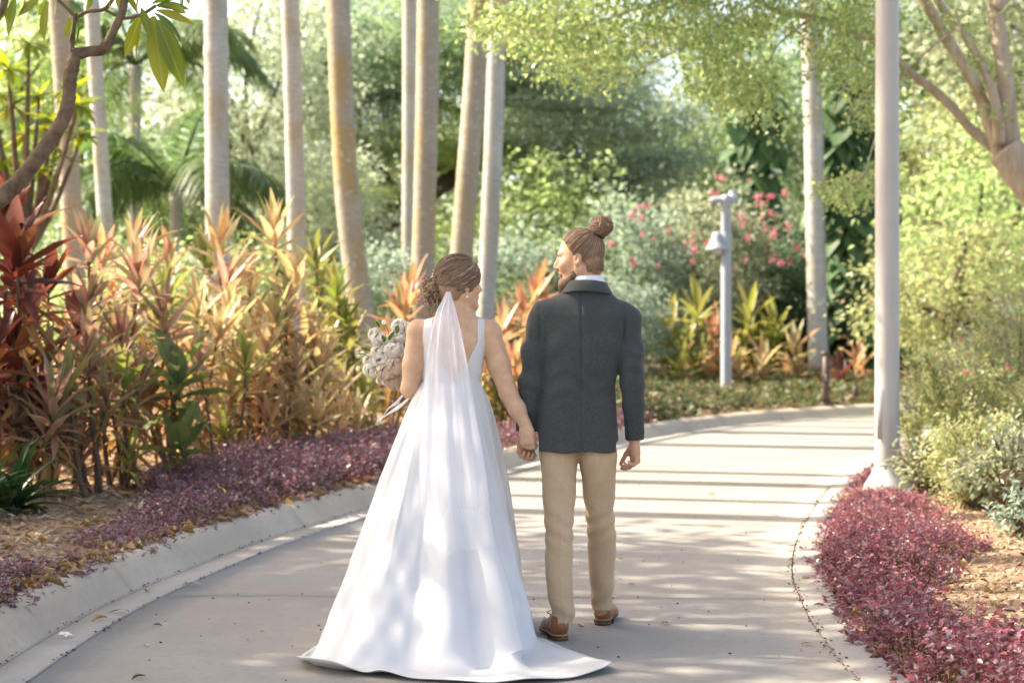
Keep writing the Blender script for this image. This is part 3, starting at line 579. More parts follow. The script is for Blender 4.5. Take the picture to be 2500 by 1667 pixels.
# ================================================================== PLANTS WITH LEAVES ONE CAN PICK APART
def leaf_mesh(name, L, W, mat, droop=0.5, fold_=0.18, n=7, tipp=0.9, wav=0.0):
    v, f, uv = flat_leaf(L, W, n, droop, fold_, wav, tipp); return mesh_np(name, v, f, [mat], True, uv)
def put_leaf(me, parent, p, d, s, roll=0.0, name='leaf'):
    o = bpy.data.objects.new(name, me); COL.objects.link(o); o.parent = parent; o.location = p
    q = Vector(d).to_track_quat('Y', 'Z')@Quaternion((0, 1, 0), roll); o.rotation_mode = 'QUATERNION'; o.rotation_quaternion = q; o.scale = (s, s, s); return o
CM_ = {
 'red': M_leaf('cordyline_red', [(0.19, 0.048, 0.03), (0.11, 0.032, 0.028), (0.27, 0.105, 0.05), (0.075, 0.034, 0.035), (0.20, 0.058, 0.034), (0.13, 0.09, 0.09)], 0.45, 0.35, 0.5, 'object', 1.35),
 'pink': M_leaf('cordyline_pink', [(0.15, 0.17, 0.07), (0.34, 0.24, 0.15), (0.21, 0.23, 0.09), (0.42, 0.27, 0.20), (0.28, 0.21, 0.12), (0.18, 0.21, 0.11)], 0.5, 0.4, 0.45, 'object', 1.3, edge=((0.50, 0.20, 0.17), 0.38)),
 'yellow': M_leaf('cordyline_yellow', [(0.44, 0.37, 0.18), (0.52, 0.37, 0.20), (0.32, 0.33, 0.14), (0.52, 0.31, 0.17), (0.50, 0.45, 0.30), (0.28, 0.31, 0.13)], 0.5, 0.4, 0.45, 'object', 1.3, edge=((0.56, 0.36, 0.22), 0.40)),
 'orange': M_leaf('cordyline_orange', [(0.46, 0.22, 0.11), (0.52, 0.33, 0.19), (0.42, 0.21, 0.15), (0.42, 0.33, 0.17), (0.34, 0.29, 0.14)], 0.45, 0.4, 0.45, 'object', 1.3, edge=((0.55, 0.18, 0.12), 0.42)),
 'green': M_leaf('cordyline_green', [(0.10, 0.15, 0.05), (0.16, 0.21, 0.06), (0.12, 0.16, 0.085)], 0.35, 0.35, 0.5, 'object', 1.3, edge=((0.38, 0.13, 0.04), 0.52), vein=(0.12, 0.13, 0.04)),
 'lime': M_leaf('cordyline_lime', [(0.14, 0.19, 0.045), (0.24, 0.26, 0.07), (0.32, 0.28, 0.10), (0.18, 0.2, 0.06)], 0.42, 0.4, 0.45, 'object', 1.3)}
DEAD = M_leaf('cordyline_dry', [(0.30, 0.16, 0.06), (0.40, 0.22, 0.08), (0.20, 0.11, 0.05)], 0.3, 0.8, 0.2, 'object')
CLM = {}
for kd, W in (('red', 0.26), ('pink', 0.15), ('yellow', 0.18), ('orange', 0.18), ('green', 0.40), ('lime', 0.17)):
    CLM[kd] = [leaf_mesh('cordyline_leaf', 1.0, W*random.uniform(.88, 1.12), CM_[kd], dr, 0.22, 7, 0.85, 0.6) for dr in (0.15, 0.4, 0.75)]
DLM = leaf_mesh('dry_leaf', 1.0, 0.14, DEAD, 1.2, 0.4, 6)
CANE = M_simple('cordyline_cane', (0.07, 0.042, 0.028), (0.17, 0.115, 0.075), 25, 0.9, 0.15, 0.5, 0.004, sc3=(1, 1, 6))
RC = random.Random(77)
def rosette(root, c, kd, n, L, up=None):
    up = Vector(up or (RC.uniform(-.25, .25), RC.uniform(-.25, .25), 1)).normalized()
    for i in range(n):
        f = (i+0.5)/n; az = i*2.39996+RC.uniform(-.25, .25); el_ = math.radians((84-92*f**1.1) if kd != 'green' else (68-95*f))+RC.uniform(-.12, .12)
        d = Vector((math.cos(az)*math.cos(el_), math.sin(az)*math.cos(el_), math.sin(el_))); d = up.rotation_difference(Vector((0, 0, 1))).inverted()@d
        me = CLM[kd][0 if f < .3 else (1 if f < .65 else 2)]
        put_leaf(me, root, Vector(c)-up*(0.22*L/0.35*f)+Vector((RC.uniform(-.01, .01),)*3), d, L*RC.uniform(.8, 1.12)*(0.72+0.45*math.sin(PI*min(1, .25+f*.75))), RC.uniform(-.35, .35))
    return up
CORD = []
def cordyline(px, py, Y, kd, n=20, L=0.34, extra=1, group='cordylines in the left bed', zf=zl_at, low=0.55):
    top = P(px, py, Y); bx = top.x+RC.uniform(-.12, .12); by = Y+RC.uniform(-.1, .1); z0 = zf(bx, by)
    L = L*1.12; root = empty('cordyline', (bx, by, z0)); c = Vector((top.x-bx, top.y-by, top.z-z0)); rosettes = [c]
    for e in range(extra+(kd != 'green')): rosettes.append(Vector((c.x+RC.uniform(-.22, .22), c.y+RC.uniform(-.2, .2), c.z*RC.uniform(low-.3, low+.3))))
    for i, r in enumerate(rosettes):
        rosette(root, r, kd, n if i == 0 else int(n*.8), L if i == 0 else L*.9)
        mb = MB(); b0 = Vector((RC.uniform(-.05, .05), RC.uniform(-.05, .05), -0.03)); mid = b0.lerp(r, .5)+Vector((RC.uniform(-.05, .05), RC.uniform(-.05, .05), 0))
        mb.add(*tube(catmull([b0, mid, r+Vector((0, 0, .02))], 9), np.linspace(0.017, 0.010, 9)*RC.uniform(.85, 1.3), 7, noise=0.05)); obj('cane', mb.mesh('cane', [CANE]), root)
        for k in range(RC.randint(2, 5)):
            a = RC.uniform(0, 6.28); t = RC.uniform(.45, .85); put_leaf(DLM, root, b0.lerp(r, t), (math.cos(a), math.sin(a), RC.uniform(-.9, -.2)), L*RC.uniform(.6, .9), RC.uniform(-1, 1), 'dry_leaf')
    root['group'] = group; CORD.append((px, Y, kd, root, group)); return root
A = [(40, 640, 12.9, 'red', 22, .42, 2), (12, 560, 13.2, 'red', 20, .42, 1), (58, 735, 13.4, 'red', 20, .36, 2), (118, 700, 13.9, 'red', 16, .34, 1), (-20, 850, 12.6, 'red', 18, .36, 1),
 (214, 612, 14.6, 'pink', 22, .34, 1), (340, 680, 14.2, 'pink', 24, .36, 1), (330, 600, 15.6, 'pink', 20, .35, 2), (398, 785, 14.4, 'pink', 24, .36, 1), (218, 735, 13.9, 'pink', 22, .34, 1), (214, 862, 13.3, 'pink', 24, .34, 1), (295, 830, 14.0, 'pink', 22, .32, 1), (130, 995, 12.7, 'pink', 24, .32, 0), (120, 880, 13.4, 'pink', 20, .32, 1), (262, 950, 13.8, 'pink', 18, .28, 0), (30, 960, 12.9, 'pink', 18, .30, 0), (350, 905, 14.8, 'pink', 18, .30, 1),
 (536, 610, 17.5, 'yellow', 22, .38, 1), (670, 575, 18.5, 'yellow', 24, .42, 1), (719, 685, 18.2, 'yellow', 22, .38, 2), (532, 825, 16.0, 'yellow', 22, .34, 1), (566, 787, 16.6, 'yellow', 22, .36, 1), (673, 794, 17.0, 'yellow', 24, .36, 2), (750, 815, 18.0, 'yellow', 20, .36, 1), (566, 936, 16.0, 'yellow', 22, .32, 1), (650, 865, 16.8, 'yellow', 22, .34, 1), (480, 760, 16.2, 'yellow', 20, .34, 1), (610, 690, 18.6, 'yellow', 20, .36, 2), (720, 930, 17.4, 'yellow', 20, .34, 1), (790, 880, 18.6, 'yellow', 20, .34, 1), (830, 940, 19.2, 'yellow', 18, .34, 1), (640, 960, 16.6, 'orange', 18, .30, 0),
 (436, 925, 14.2, 'green', 15, .40, 0), (440, 1085, 13.9, 'green', 11, .32, 0), (822, 720, 20.5, 'lime', 22, .36, 2), (770, 640, 21.5, 'lime', 20, .36, 1), (860, 830, 20.5, 'lime', 20, .34, 2), (500, 640, 19.5, 'lime', 20, .36, 2), (410, 640, 18.5, 'orange', 20, .34, 2), (250, 640, 17.0, 'orange', 18, .34, 2), (160, 820, 15.2, 'orange', 18, .34, 2), (450, 860, 17.5, 'orange', 18, .34, 2), (60, 880, 15.0, 'orange', 18, .34, 2),
 (980, 770, 21.0, 'orange', 18, .42, 1), (1005, 720, 22.0, 'orange', 18, .42, 1), (940, 840, 22.5, 'yellow', 18, .38, 2), (1225, 815, 23.5, 'orange', 20, .42, 1), (1275, 765, 24.5, 'orange', 20, .46, 1), (1250, 900, 22.8, 'orange', 18, .38, 1), (1310, 720, 25.5, 'orange', 18, .46, 1), (1190, 870, 22.5, 'yellow', 18, .38, 1), (1215, 960, 22.3, 'lime', 16, .36, 1), (1340, 850, 25.0, 'orange', 18, .4, 1),(900, 930, 21.5, 'lime', 16, .34, 1), (300, 930, 13.6, 'lime', 16, .30, 0), (600, 890, 15.8, 'lime', 18, .32, 0), (700, 750, 17.2, 'pink', 20, .36, 1), (485, 900, 15.2, 'pink', 20, .32, 0), (560, 690, 17.0, 'pink', 20, .36, 1), (760, 900, 18.2, 'pink', 18, .34, 0), (400, 730, 15.2, 'lime', 18, .34, 0), (170, 930, 13.0, 'lime', 14, .28, 0)]
for a in A: cordyline(*a)
B_ = [(1700, 760, 33.5, 'lime', 16, .60, 1), (1640, 800, 33.0, 'lime', 16, .55, 1), (1740, 820, 33.8, 'orange', 16, .55, 1), (1830, 770, 34.0, 'lime', 16, .60, 1), (1890, 800, 34.2, 'lime', 16, .58, 1), (1940, 850, 33.6, 'yellow', 16, .50, 1), (1665, 900, 32.2, 'lime', 14, .45, 0), (1860, 880, 33.0, 'yellow', 14, .50, 0), (2100, 880, 34.5, 'orange', 12, .5, 0), (2050, 900, 33.0, 'red', 10, .42, 0), (1780, 880, 32.9, 'yellow', 14, .48, 0)]
for a in B_: cordyline(*a, group='cordylines beyond the bend')
KW = {'red': 'dark red', 'pink': 'pink edged green', 'yellow': 'golden yellow', 'orange': 'orange', 'green': 'glossy broad leaved green', 'lime': 'lime green'}
ORD = ['first', 'second', 'third', 'fourth', 'fifth', 'sixth', 'seventh', 'eighth', 'ninth', 'tenth', 'eleventh', 'twelfth', 'thirteenth', 'fourteenth', 'fifteenth', 'sixteenth', 'seventeenth', 'eighteenth', 'nineteenth', 'twentieth', 'twenty-first', 'twenty-second']
for grp, where in (('cordylines in the left bed', 'in the left bed'), ('cordylines beyond the bend', 'beyond the bend near the lamp post')):
    for kd in KW:
        L_ = sorted([c for c in CORD if c[2] == kd and c[4] == grp], key=lambda c: c[0])
        for i, c in enumerate(L_):
            tag(c[3], f'{KW[kd]} cordyline {where}' if len(L_) == 1 else f'{KW[kd]} cordyline, {ORD[i]} {KW[kd].split()[0]} one from left {where}', 'cordyline', grp)
# dark strappy plant at the lower left
STRAP = M_leaf('strap_leaf', [(0.018, 0.045, 0.012), (0.03, 0.075, 0.02), (0.022, 0.05, 0.02)], 0.3, 0.35, 0.5, 'object')
SLM = [leaf_mesh('strap_leaf', 1, 0.09, STRAP, dr, 0.3, 9, 0.6) for dr in (0.7, 1.2, 1.6)]
def strappy(px, py, Y, n, L, label, cat='lily plant'):
    p = P(px, py, Y); z = zl_at(p.x, p.y); e = tag(empty('strappy_plant', (p.x, p.y, z)), label, cat)
    for i in range(n):
        a = i*2.4+RC.uniform(-.3, .3); el_ = RC.uniform(.25, 1.35); put_leaf(SLM[RC.randint(0, 2)], e, (RC.uniform(-.05, .05), RC.uniform(-.05, .05), 0), (math.cos(a)*math.cos(el_), math.sin(a)*math.cos(el_), math.sin(el_)), L*RC.uniform(.7, 1.15), RC.uniform(-.3, .3))
    vv = MB(); vv.add(*tube([(0, 0, -.05), (0, 0, .05), (0, 0, .12)], [.05, .045, .02], 8)); obj('crown_base', vv.mesh('crown_base', [CANE]), e)
strappy(30, 1190, 12.0, 48, .62, 'dark green strappy plant at the lower left edge of the bed'); strappy(-70, 1170, 11.6, 36, .6, 'dark green strappy plant half out of the left edge')
strappy(865, 1040, 20.5, 40, .60, 'bright green strappy plant behind the purple drift beside the gown')

# ---- frangipani with its near branch at the upper left
BARK = M_simple('frangipani_bark', (0.095, 0.062, 0.038), (0.21, 0.15, 0.10), 16, 0.9, 0.2, 0.8, 0.008, bscale=70)
PLEAF = M_leaf('frangipani_leaf', [(0.13, 0.19, 0.025), (0.20, 0.25, 0.035), (0.09, 0.15, 0.03), (0.30, 0.28, 0.035), (0.16, 0.22, 0.03)], 0.5, 0.38, 0.45, 'object', 1.4, vein=(0.26, 0.30, 0.09))
PLM = [leaf_mesh('frangipani_leaf', 1, 0.27, PLEAF, dr, 0.12, 9, 1.0, 0.5) for dr in (0.2, 0.6, 1.0)]
YP = 9.4
fp = tag(empty('frangipani_tree', (-3.35, YP, zl_at(-3.35, YP))), 'frangipani tree reaching in at upper left with a bare curved branch and drooping leaves', 'tree'); fo = Vector(fp.location)
Q = lambda px, py, dy=0.0: P(px, py, YP+dy)-fo
def limb(parent, pts, r, mat, name='branch', n=10, m=None, nz=0.03):
    mb = MB(); c = catmull([tuple(p) for p in pts], m or len(pts)*5); mb.add(*tube(c, np.interp(np.linspace(0, 1, len(c)), np.linspace(0, 1, len(r)), r), n, noise=nz)); return obj(name, mb.mesh(name, [mat]), parent)
kk = YP/FPX
limb(fp, [(0, 0, -.1), (0.03, 0, .5), (0.12, 0, 1.1), Q(-60, 530), Q(0, 484), Q(50, 437), Q(126, 338), Q(163, 268), Q(172, 191), Q(184, 136)], [.09, .08, .07, .052, .048, .042, .037, .036, .033, .032], BARK, 'trunk', 14, 90, 0.075)
limb(fp, [Q(180, 134), Q(214, 127), Q(253, 119), Q(277, 77), Q(298, 31), Q(306, -15), Q(320, -70)], [.034, .027, .029, .021, .021, .02, .019], BARK)
limb(fp, [Q(180, 136), Q(176, 110), Q(182, 46), Q(186, 38)], [.016, .013, .013, .014], BARK); limb(fp, [Q(184, 42), Q(165, 22), Q(142, 0), Q(120, -30)], [.010, .009, .009, .009], BARK)
limb(fp, [Q(184, 44), Q(214, 29), Q(252, 24), Q(272, 4), Q(285, -20)], [.011, .010, .010, .010, .010], BARK); limb(fp, [Q(252, 22), Q(300, 45), Q(345, 36), Q(380, 15)], [.008, .008, .009, .009], BARK)
limb(fp, [Q(-30, 60), Q(5, 30), Q(12, -30)], [.02, .02, .018], BARK)
def lf(bx_, by_, tx, ty, dy=0.0, s=1.0):
    a, b_ = Q(bx_, by_, dy), Q(tx, ty, dy-0.03); d = b_-a; put_leaf(PLM[RC.choice((0, 1))], fp, a, d, d.length*s, RC.uniform(-.5, .5)+PI/2*RC.choice((-1, 1))*.55)
for q_ in [(375, 40, 398, 228), (378, 45, 412, 190, .1), (385, 50, 452, 212, -.05), (390, 48, 470, 200, .1), (350, 40, 322, 148), (345, 38, 300, 145, .06), (372, 30, 462, 85), (380, 25, 478, 55, .08), (378, 15, 462, 8), (372, 10, 440, -20), (360, 55, 400, 90, .1), (345, 20, 370, 95, -.05), (390, 60, 438, 160, .15), (330, 40, 318, 60), (365, 45, 470, 160, .12), (400, 10, 470, 30, -.06),
            (183, 44, 163, 108), (186, 46, 205, 118), (178, 40, 150, 90, .08), (118, 5, 88, 98), (110, 0, 95, 40), (100, -10, 40, 40), (40, -10, 12, 92), (20, 0, -10, 60), (60, -5, 62, 35), (140, -5, 130, 40, .1), (282, -10, 300, 30, .05), (272, 0, 262, 30), (225, -15, 215, 30, .1), (300, -20, 345, 25), (430, -40, 465, 30), (330, -40, 350, 20), (400, -50, 420, 10), (8, 10, 28, 60, .1)]: lf(*q_)
for i in range(26):
    a = Q(RC.uniform(-250, 420), RC.uniform(-240, -60), RC.uniform(-.5, .8)); an = RC.uniform(0, 6.28); put_leaf(RC.choice(PLM), fp, a, (math.cos(an), math.sin(an), RC.uniform(-.8, .4)), RC.uniform(.24, .33), RC.uniform(-.5, .5))
def frangipani_far(px, Y, label, spots):
    p = P(px, 900, Y); t_ = tag(empty('frangipani_tree', (p.x, Y, zl_at(p.x, Y))), label, 'tree'); o0 = Vector(t_.location); limb(t_, [(0, 0, -.1), (0.1, 0, .8), P(px+20, 620, Y)-o0], [.11, .09, .07], BARK, 'trunk')
    for sx_, sy_ in spots:
        c = P(sx_, sy_, Y+RC.uniform(-.7, .7))-o0; limb(t_, [P(px+20, 630, Y)-o0, (P(px+20, 620, Y)-o0).lerp(c, .5)+Vector((0, 0, -.15)), c], [.05, .03, .018], BARK)
        for i in range(17):
            a = i*2.4; el_ = RC.uniform(-.5, .9); put_leaf(RC.choice(PLM), t_, c, (math.cos(a)*math.cos(el_), math.sin(a)*math.cos(el_), math.sin(el_)), RC.uniform(.22, .32), RC.uniform(-.3, .3))
frangipani_far(40, 19.5, 'frangipani tree with leafy tufts far left behind the red cordylines', [(20, 170), (70, 110), (30, 260), (95, 235), (130, 300), (60, 330), (-30, 230), (150, 380), (170, 220), (190, 260), (10, 400), (100, 420), (200, 330), (-40, 120)])

# ---- tall palms
PT = {}
def M_palm(name, c1, c2, lich):
    m, t, out = mat_new(name); v = coords(t); n1 = noise(t, v, 2.2, 5); n2 = noise(t, v, 16, 3); n3 = noise(t, coords(t, 'Object', (1, 1, 9)), 6, 3); n4 = noise(t, coords(t, 'Object', (1, 1, .35)), 2.6, 4)
    c = ramp(t, [(0.3, c1), (0.7, c2)], n1.outputs['Fac']).outputs['Color']
    c = mixc(t, c, tuple(x*0.72 for x in c1), ramp(t, [(0.5, (0, 0, 0)), (0.70, (.8,)*3)], n3.outputs['Fac']).outputs['Color'])
    c = mixc(t, c, lich, ramp(t, [(0.50, (0, 0, 0)), (0.66, (.75,)*3)], n4.outputs['Fac']).outputs['Color'])
    c = mixc(t, c, (0.46, 0.48, 0.44), ramp(t, [(0.62, (0, 0, 0)), (0.68, (.8,)*3)], n2.outputs['Fac']).outputs['Color'])
    principled(t, out, c, 0.85, 0.2, bump(t, n3.outputs['Fac'], 0.4, 0.01)); return m
PALM_A = M_palm('palm_bark_grey', (0.36, 0.355, 0.33), (0.47, 0.465, 0.435), (0.32, 0.25, 0.14)); PALM_B = M_palm('palm_bark_ochre', (0.30, 0.26, 0.205), (0.38, 0.335, 0.27), (0.36, 0.245, 0.085))
PFROND = M_leaf('palm_frond', [(0.075, 0.12, 0.045), (0.11, 0.155, 0.055), (0.14, 0.18, 0.065)], 0.35, 0.4, 0.4, 'object')
def frond_mesh(name, L, drop, lw, ll, n, mat, rise=0.5, curve=1.0):
    mb = MB(); ts = np.linspace(0, 1, 14); sp = np.stack([0*ts, L*(ts-0.22*drop*ts**2), L*(rise*ts-drop*ts**2*0.75)], -1); mb.add(*tube(sp, np.linspace(0.03, 0.006, 14)*L/2.5, 5))
    T = np.gradient(sp, axis=0); T /= np.linalg.norm(T, axis=1)[:, None]
    for i in range(n):
        t = 0.10+0.88*i/n; p = np.array([np.interp(t, ts, sp[:, k]) for k in range(3)]); tt = np.array([np.interp(t, ts, T[:, k]) for k in range(3)]); l = ll*(math.sin(PI*min(1, .22+.72*t)))**.7*random.uniform(.88, 1.1)
        for sd_ in (-1, 1):
            dx = np.array((sd_*.85, 0, -.18+random.uniform(-.1, .15)))+tt*.6; dx /= np.linalg.norm(dx); e = p+dx*l*.55+np.array((0, 0, -.03*curve*l)); g = p+dx*l+np.array((0, 0, -.42*curve*l)); wv = tt*lw*.5
            mb.add(np.array([p-wv*.4, p+wv*.4, e-wv, e+wv, g]), [np.array([[0, 1, 3, 2]]), np.array([[2, 3, 4]])])
    return mb.mesh(name, [mat], False)
PFM = [frond_mesh('palm_frond', 2.6, d, 0.05, 0.75, 42, PFROND, r) for d, r in ((.6, .9), (.75, .6), (.9, .3))]
def palm(pts, wpx, Y, top, mat, label, rings=(), z0=None, grp='tall palms behind the cordylines'):
    """pts: trunk centre line in the photo (top to bottom), wpx width in photo pixels"""
    ps = [P(a, b_, Y) for a, b_ in pts][::-1]; r0 = wpx/FPX*Y/2; d = ps[-1]-ps[-2]; d = d/max(.1, d.z)
    base = ps[0]+(ps[0]-ps[1])/max(.1, (ps[1]-ps[0]).z)*(ps[0].z-(zl_at(ps[0].x, Y) if z0 is None else z0)); zb = zl_at(base.x, Y) if z0 is None else z0; base.z = zb
    root = tag(empty('palm_tree', base), label, 'palm', grp); c = [base+Vector((0, 0, -.1))]+ps+[ps[-1]+d*max(.2, (top-ps[-1].z))]; c = [p-base for p in c]
    c[-1] = c[-1]+d*3.5; H = c[-1].z; m = int(H/0.045); zz = np.linspace(-.1, H, m); cz = np.array([p.z for p in c]); cen = np.stack([np.interp(zz, cz, [p.x for p in c]), np.interp(zz, cz, [p.y for p in c]), zz], -1)
    ker = np.ones(25)/25; cs = np.stack([np.convolve(np.pad(cen[:, k], 12, 'edge'), ker, 'valid') for k in range(2)], -1); cen[:, :2] = cs
    rr = r0*(1+0.35*np.exp(-(zz+.1)/.25)-0.06*zz/H); ph = np.mod(zz/0.155+0.3*np.sin(zz), 1); rr = rr*(1+0.032*np.exp(-((ph-.5)/.10)**2)-0.012*np.exp(-((ph-.68)/.06)**2)+0.006*RNG.standard_normal(m))
    for rz in rings: q_ = P(pts[0][0], rz, Y).z-zb; rr = rr*(1+0.07*np.exp(-((zz-q_)/.06)**2))
    mb = MB(); mb.add(*tube(cen, rr, 22)); obj('trunk', mb.mesh('palm_trunk', [mat]), root)
    tp = Vector(cen[-1]); mb = MB(); mb.add(*tube([tp+Vector((0, 0, -.1)), tp+Vector((0, 0, .5)), tp+Vector((0, 0, 1.1))], [r0*.9, r0*.8, r0*.35], 12)); obj('crownshaft', mb.mesh('crownshaft', [PFROND]), root)
    for i in range(11):
        o = obj('frond', PFM[i % 3], root); o.location = tp+Vector((0, 0, 1.0-.05*i)); o.rotation_euler = (RC.uniform(-.15, .15), RC.uniform(-.1, .1), i*2.4+RC.uniform(-.2, .2)); s = RC.uniform(.85, 1.1); o.scale = (s, s, s)
    return root
palm([(140, -40), (160, 250), (178, 560), (185, 720)], 52, 24.0, 8.2, PALM_B, 'ochre palm trunk at far left above the red cordylines')
palm([(222, -40), (232, 150), (248, 400), (262, 620)], 38, 27.0, 9.0, PALM_A, 'slim grey leaning palm trunk next to the ochre one at far left')
palm([(526, -40), (529, 200), (531, 500), (534, 800)], 60, 23.0, 8.4, PALM_A, 'thick grey palm trunk rising above the golden cordylines', (127, 640))
palm([(706, -40), (715, 200), (722, 480), (728, 800)], 46, 26.0, 9.5, PALM_A, 'slim grey palm trunk right of the thick grey one')
palm([(824, -40), (832, 200), (846, 480), (872, 700), (905, 900), (930, 1005)], 60, 25.5, 9.0, PALM_B, 'leaning lichen spotted palm trunk with its foot by the bouquet')
palm([(1000, -40), (1000, 300), (998, 700)], 36, 31.0, 10.5, PALM_A, 'narrow grey palm trunk left of the central pair')
palm([(1046, -40), (1042, 300), (1034, 600), (1026, 780)], 56, 27.0, 9.6, PALM_B, 'ochre palm trunk above the woman with a ringed base', (675, 655))
palm([(1172, -40), (1160, 200), (1138, 480), (1120, 700)], 56, 28.5, 9.8, PALM_B, 'ochre palm trunk leaning right, seen between the two heads')
palm([(1214, 40), (1207, 300), (1196, 560), (1186, 760)], 46, 29.5, 10.2, PALM_A, 'grey palm trunk just right of the leaning ochre palm')
palm([(1978, -40), (1986, 300), (1992, 600), (1998, 915)], 48, 36.0, 12.5, PALM_A, 'grey palm trunk behind the lamp post and bollard', grp='palms beyond the bend')
palm([(2500, 450), (2499, 700), (2497, 900)], 26, 40.0, 6.0, PALM_A, 'thin pale palm trunk at the right edge', grp='palms beyond the bend')
# unseen palms added left of frame to throw trunk streaks across the walk
STREAK_PALMS = [(-5.0, 12.6, 7.5, .17), (-5.2, 15.3, 8.2, .22), (-5.9, 16.9, 7.6, .12), (-6.9, 18.5, 7.8, .24), (-7.4, 20.1, 8.8, .17)]
for i, (x, y, tp_, r_) in enumerate(STREAK_PALMS):
    x, y, tp_ = x-6.8-0.5*(i % 3), y+2.1, tp_+6.5
    px = 1250+x/y*FPX; palm([(px+RC.uniform(-12, 12), 0), (px, 500), (px, 800)], 2*r_/y*FPX, y, tp_+1.5, PALM_A if i % 2 else PALM_B, f'unseen palm added left of the view, {ORD[i]} of the row', grp='unseen palms added left of the view')
# ---- low palm with long arching fronds
GFR = M_leaf('green_frond', [(0.06, 0.115, 0.04), (0.085, 0.15, 0.05), (0.12, 0.19, 0.065)], 0.45, 0.4, 0.4, 'object')
GFM = [frond_mesh('arching_frond', 3.0, d, 0.05, 0.8, 54, GFR, r, 1.2) for d, r in ((.75, .85), (.95, .7), (1.1, .55))]
def fpalm(px, py, Y, n, s0, label, az0=None):
    p = P(px, py, Y); z = zl_at(p.x, Y); e = tag(empty('arching_palm', (p.x, Y, z)), label, 'palm'); h_ = p.z-z
    limb(e, [(0, 0, -.1), (0, 0, h_*.5), (0, 0, h_)], [.15, .12, .11], PALM_A, 'trunk', 14)
    for i in range(n):
        o = obj('frond', GFM[i % 3], e); o.location = (0, 0, h_); o.rotation_euler = (RC.uniform(-.25, .25), RC.uniform(-.2, .2), i*2.4+RC.uniform(-.3, .3)); s = s0*RC.uniform(.8, 1.1); o.scale = (s, s, s)
fpalm(430, 470, 31, 15, 1.0, 'dark green palm with long arching fronds behind the cordylines'); fpalm(330, 160, 36, 13, 1.15, 'taller palm with feathery fronds at upper left'); fpalm(1740, 130, 58, 13, 1.2, 'far palm crown among the trees at upper right')
# ================================================================== TREES, SHRUBS AND BACKGROUND
rt = np.random.default_rng(99)
GREENS = {
 'mid': [(0.08, 0.13, 0.035), (0.13, 0.19, 0.05), (0.18, 0.24, 0.075), (0.10, 0.155, 0.045)],
 'lime': [(0.13, 0.20, 0.03), (0.20, 0.28, 0.05), (0.27, 0.32, 0.07), (0.16, 0.22, 0.04)],
 'pale': [(0.15, 0.19, 0.07), (0.22, 0.25, 0.11), (0.28, 0.30, 0.15), (0.12, 0.15, 0.055)],
 'blue': [(0.10, 0.15, 0.075), (0.14, 0.19, 0.095), (0.19, 0.23, 0.13), (0.085, 0.125, 0.06)],
 'dark': [(0.022, 0.05, 0.014), (0.035, 0.075, 0.02), (0.055, 0.10, 0.03)],
 'myrtle': [(0.10, 0.16, 0.022), (0.17, 0.23, 0.035), (0.24, 0.27, 0.045), (0.08, 0.13, 0.025), (0.30, 0.28, 0.06)],
 'varieg': [(0.15, 0.18, 0.07), (0.26, 0.27, 0.13), (0.36, 0.35, 0.20), (0.10, 0.14, 0.05), (0.34, 0.22, 0.15)],
 'olive': [(0.11, 0.13, 0.05), (0.16, 0.18, 0.07), (0.23, 0.22, 0.10), (0.08, 0.11, 0.04)]}
GREENS = {k: [tuple(m_*(x*.8+.2*(.3*q_[0]+.6*q_[1]+.1*q_[2])) for x, m_ in zip(q_, (.97, 1.02, 1.28))) for q_ in c] for k, c in GREENS.items()}
GREENS['varieg'] = [(0.15, 0.18, 0.07), (0.25, 0.27, 0.115), (0.33, 0.33, 0.17), (0.10, 0.14, 0.05), (0.31, 0.22, 0.14)]
LM = {k: M_leaf('foliage_'+k, [tuple(min(.45, x*1.45+.014) for x in q_) for q_ in c], 0.55, 0.34 if k != 'myrtle' else 0.26, 0.5, 'island', 1.6) for k, c in GREENS.items()}
BARKD = M_simple('dark_bark', (0.065, 0.045, 0.033), (0.13, 0.095, 0.07), 6, 0.95, 0.1, 0.8, 0.03, bscale=30); BARKT = M_simple('tan_peeling_bark', (0.33, 0.235, 0.16), (0.49, 0.41, 0.33), 3.2, 0.8, 0.2, 0.5, 0.01, sc3=(4, 4, .6), bscale=12)
def crown_mesh(name, nclump, per, leaf, seed, flat=1.0, shell=0.45, csz=0.16):
    r = np.random.default_rng(seed); u = r.standard_normal((nclump, 3)); u /= np.linalg.norm(u, axis=1)[:, None]; rad = (shell+(1-shell)*r.random(nclump))[:, None]*(0.72+0.28*np.abs(np.sin(u[:, :1]*3.1+seed)*np.cos(u[:, 1:2]*2.7+seed*2)))
    c = u*rad; pos = []; d = []
    for k in range(nclump):
        n = int(per*r.uniform(.6, 1.4)); s = csz*r.uniform(.6, 1.4); p = r.standard_normal((n, 3))*np.array((s, s, s*.55*flat)); pos.append(c[k]+p); dd = p/s*0.5+u[k]*0.5+r.standard_normal((n, 3))*.6; dd[:, 2] -= .25; d.append(dd)
    pos = np.concatenate(pos); d = np.concatenate(d); v, f = diamond(1, .5, .16); V_, F_ = scatter(v, f, pos, rot_basis(d, r.normal(0, .8, len(d))), leaf*r.uniform(.7, 1.3, len(d)))
    me = mesh_np(name, V_, F_, [LM['mid']], False); return me, c
CR = [crown_mesh('leafy_crown', 100, 78, 0.062, 1), crown_mesh('leafy_crown', 120, 62, 0.062, 2, shell=.35), crown_mesh('leafy_crown', 80, 95, 0.057, 3, .7, .5), crown_mesh('feathery_crown', 130, 85, 0.046, 4, .45, .4, .17), crown_mesh('dense_crown', 130, 70, 0.068, 5, 1.0, .62, .14)]
SHC = crown_mesh('shade_crown', 96, 72, 0.062, 8)
CR.append(SHC)
def set_mat(o, m):
    o.material_slots[0].link = 'OBJECT'; o.material_slots[0].material = m
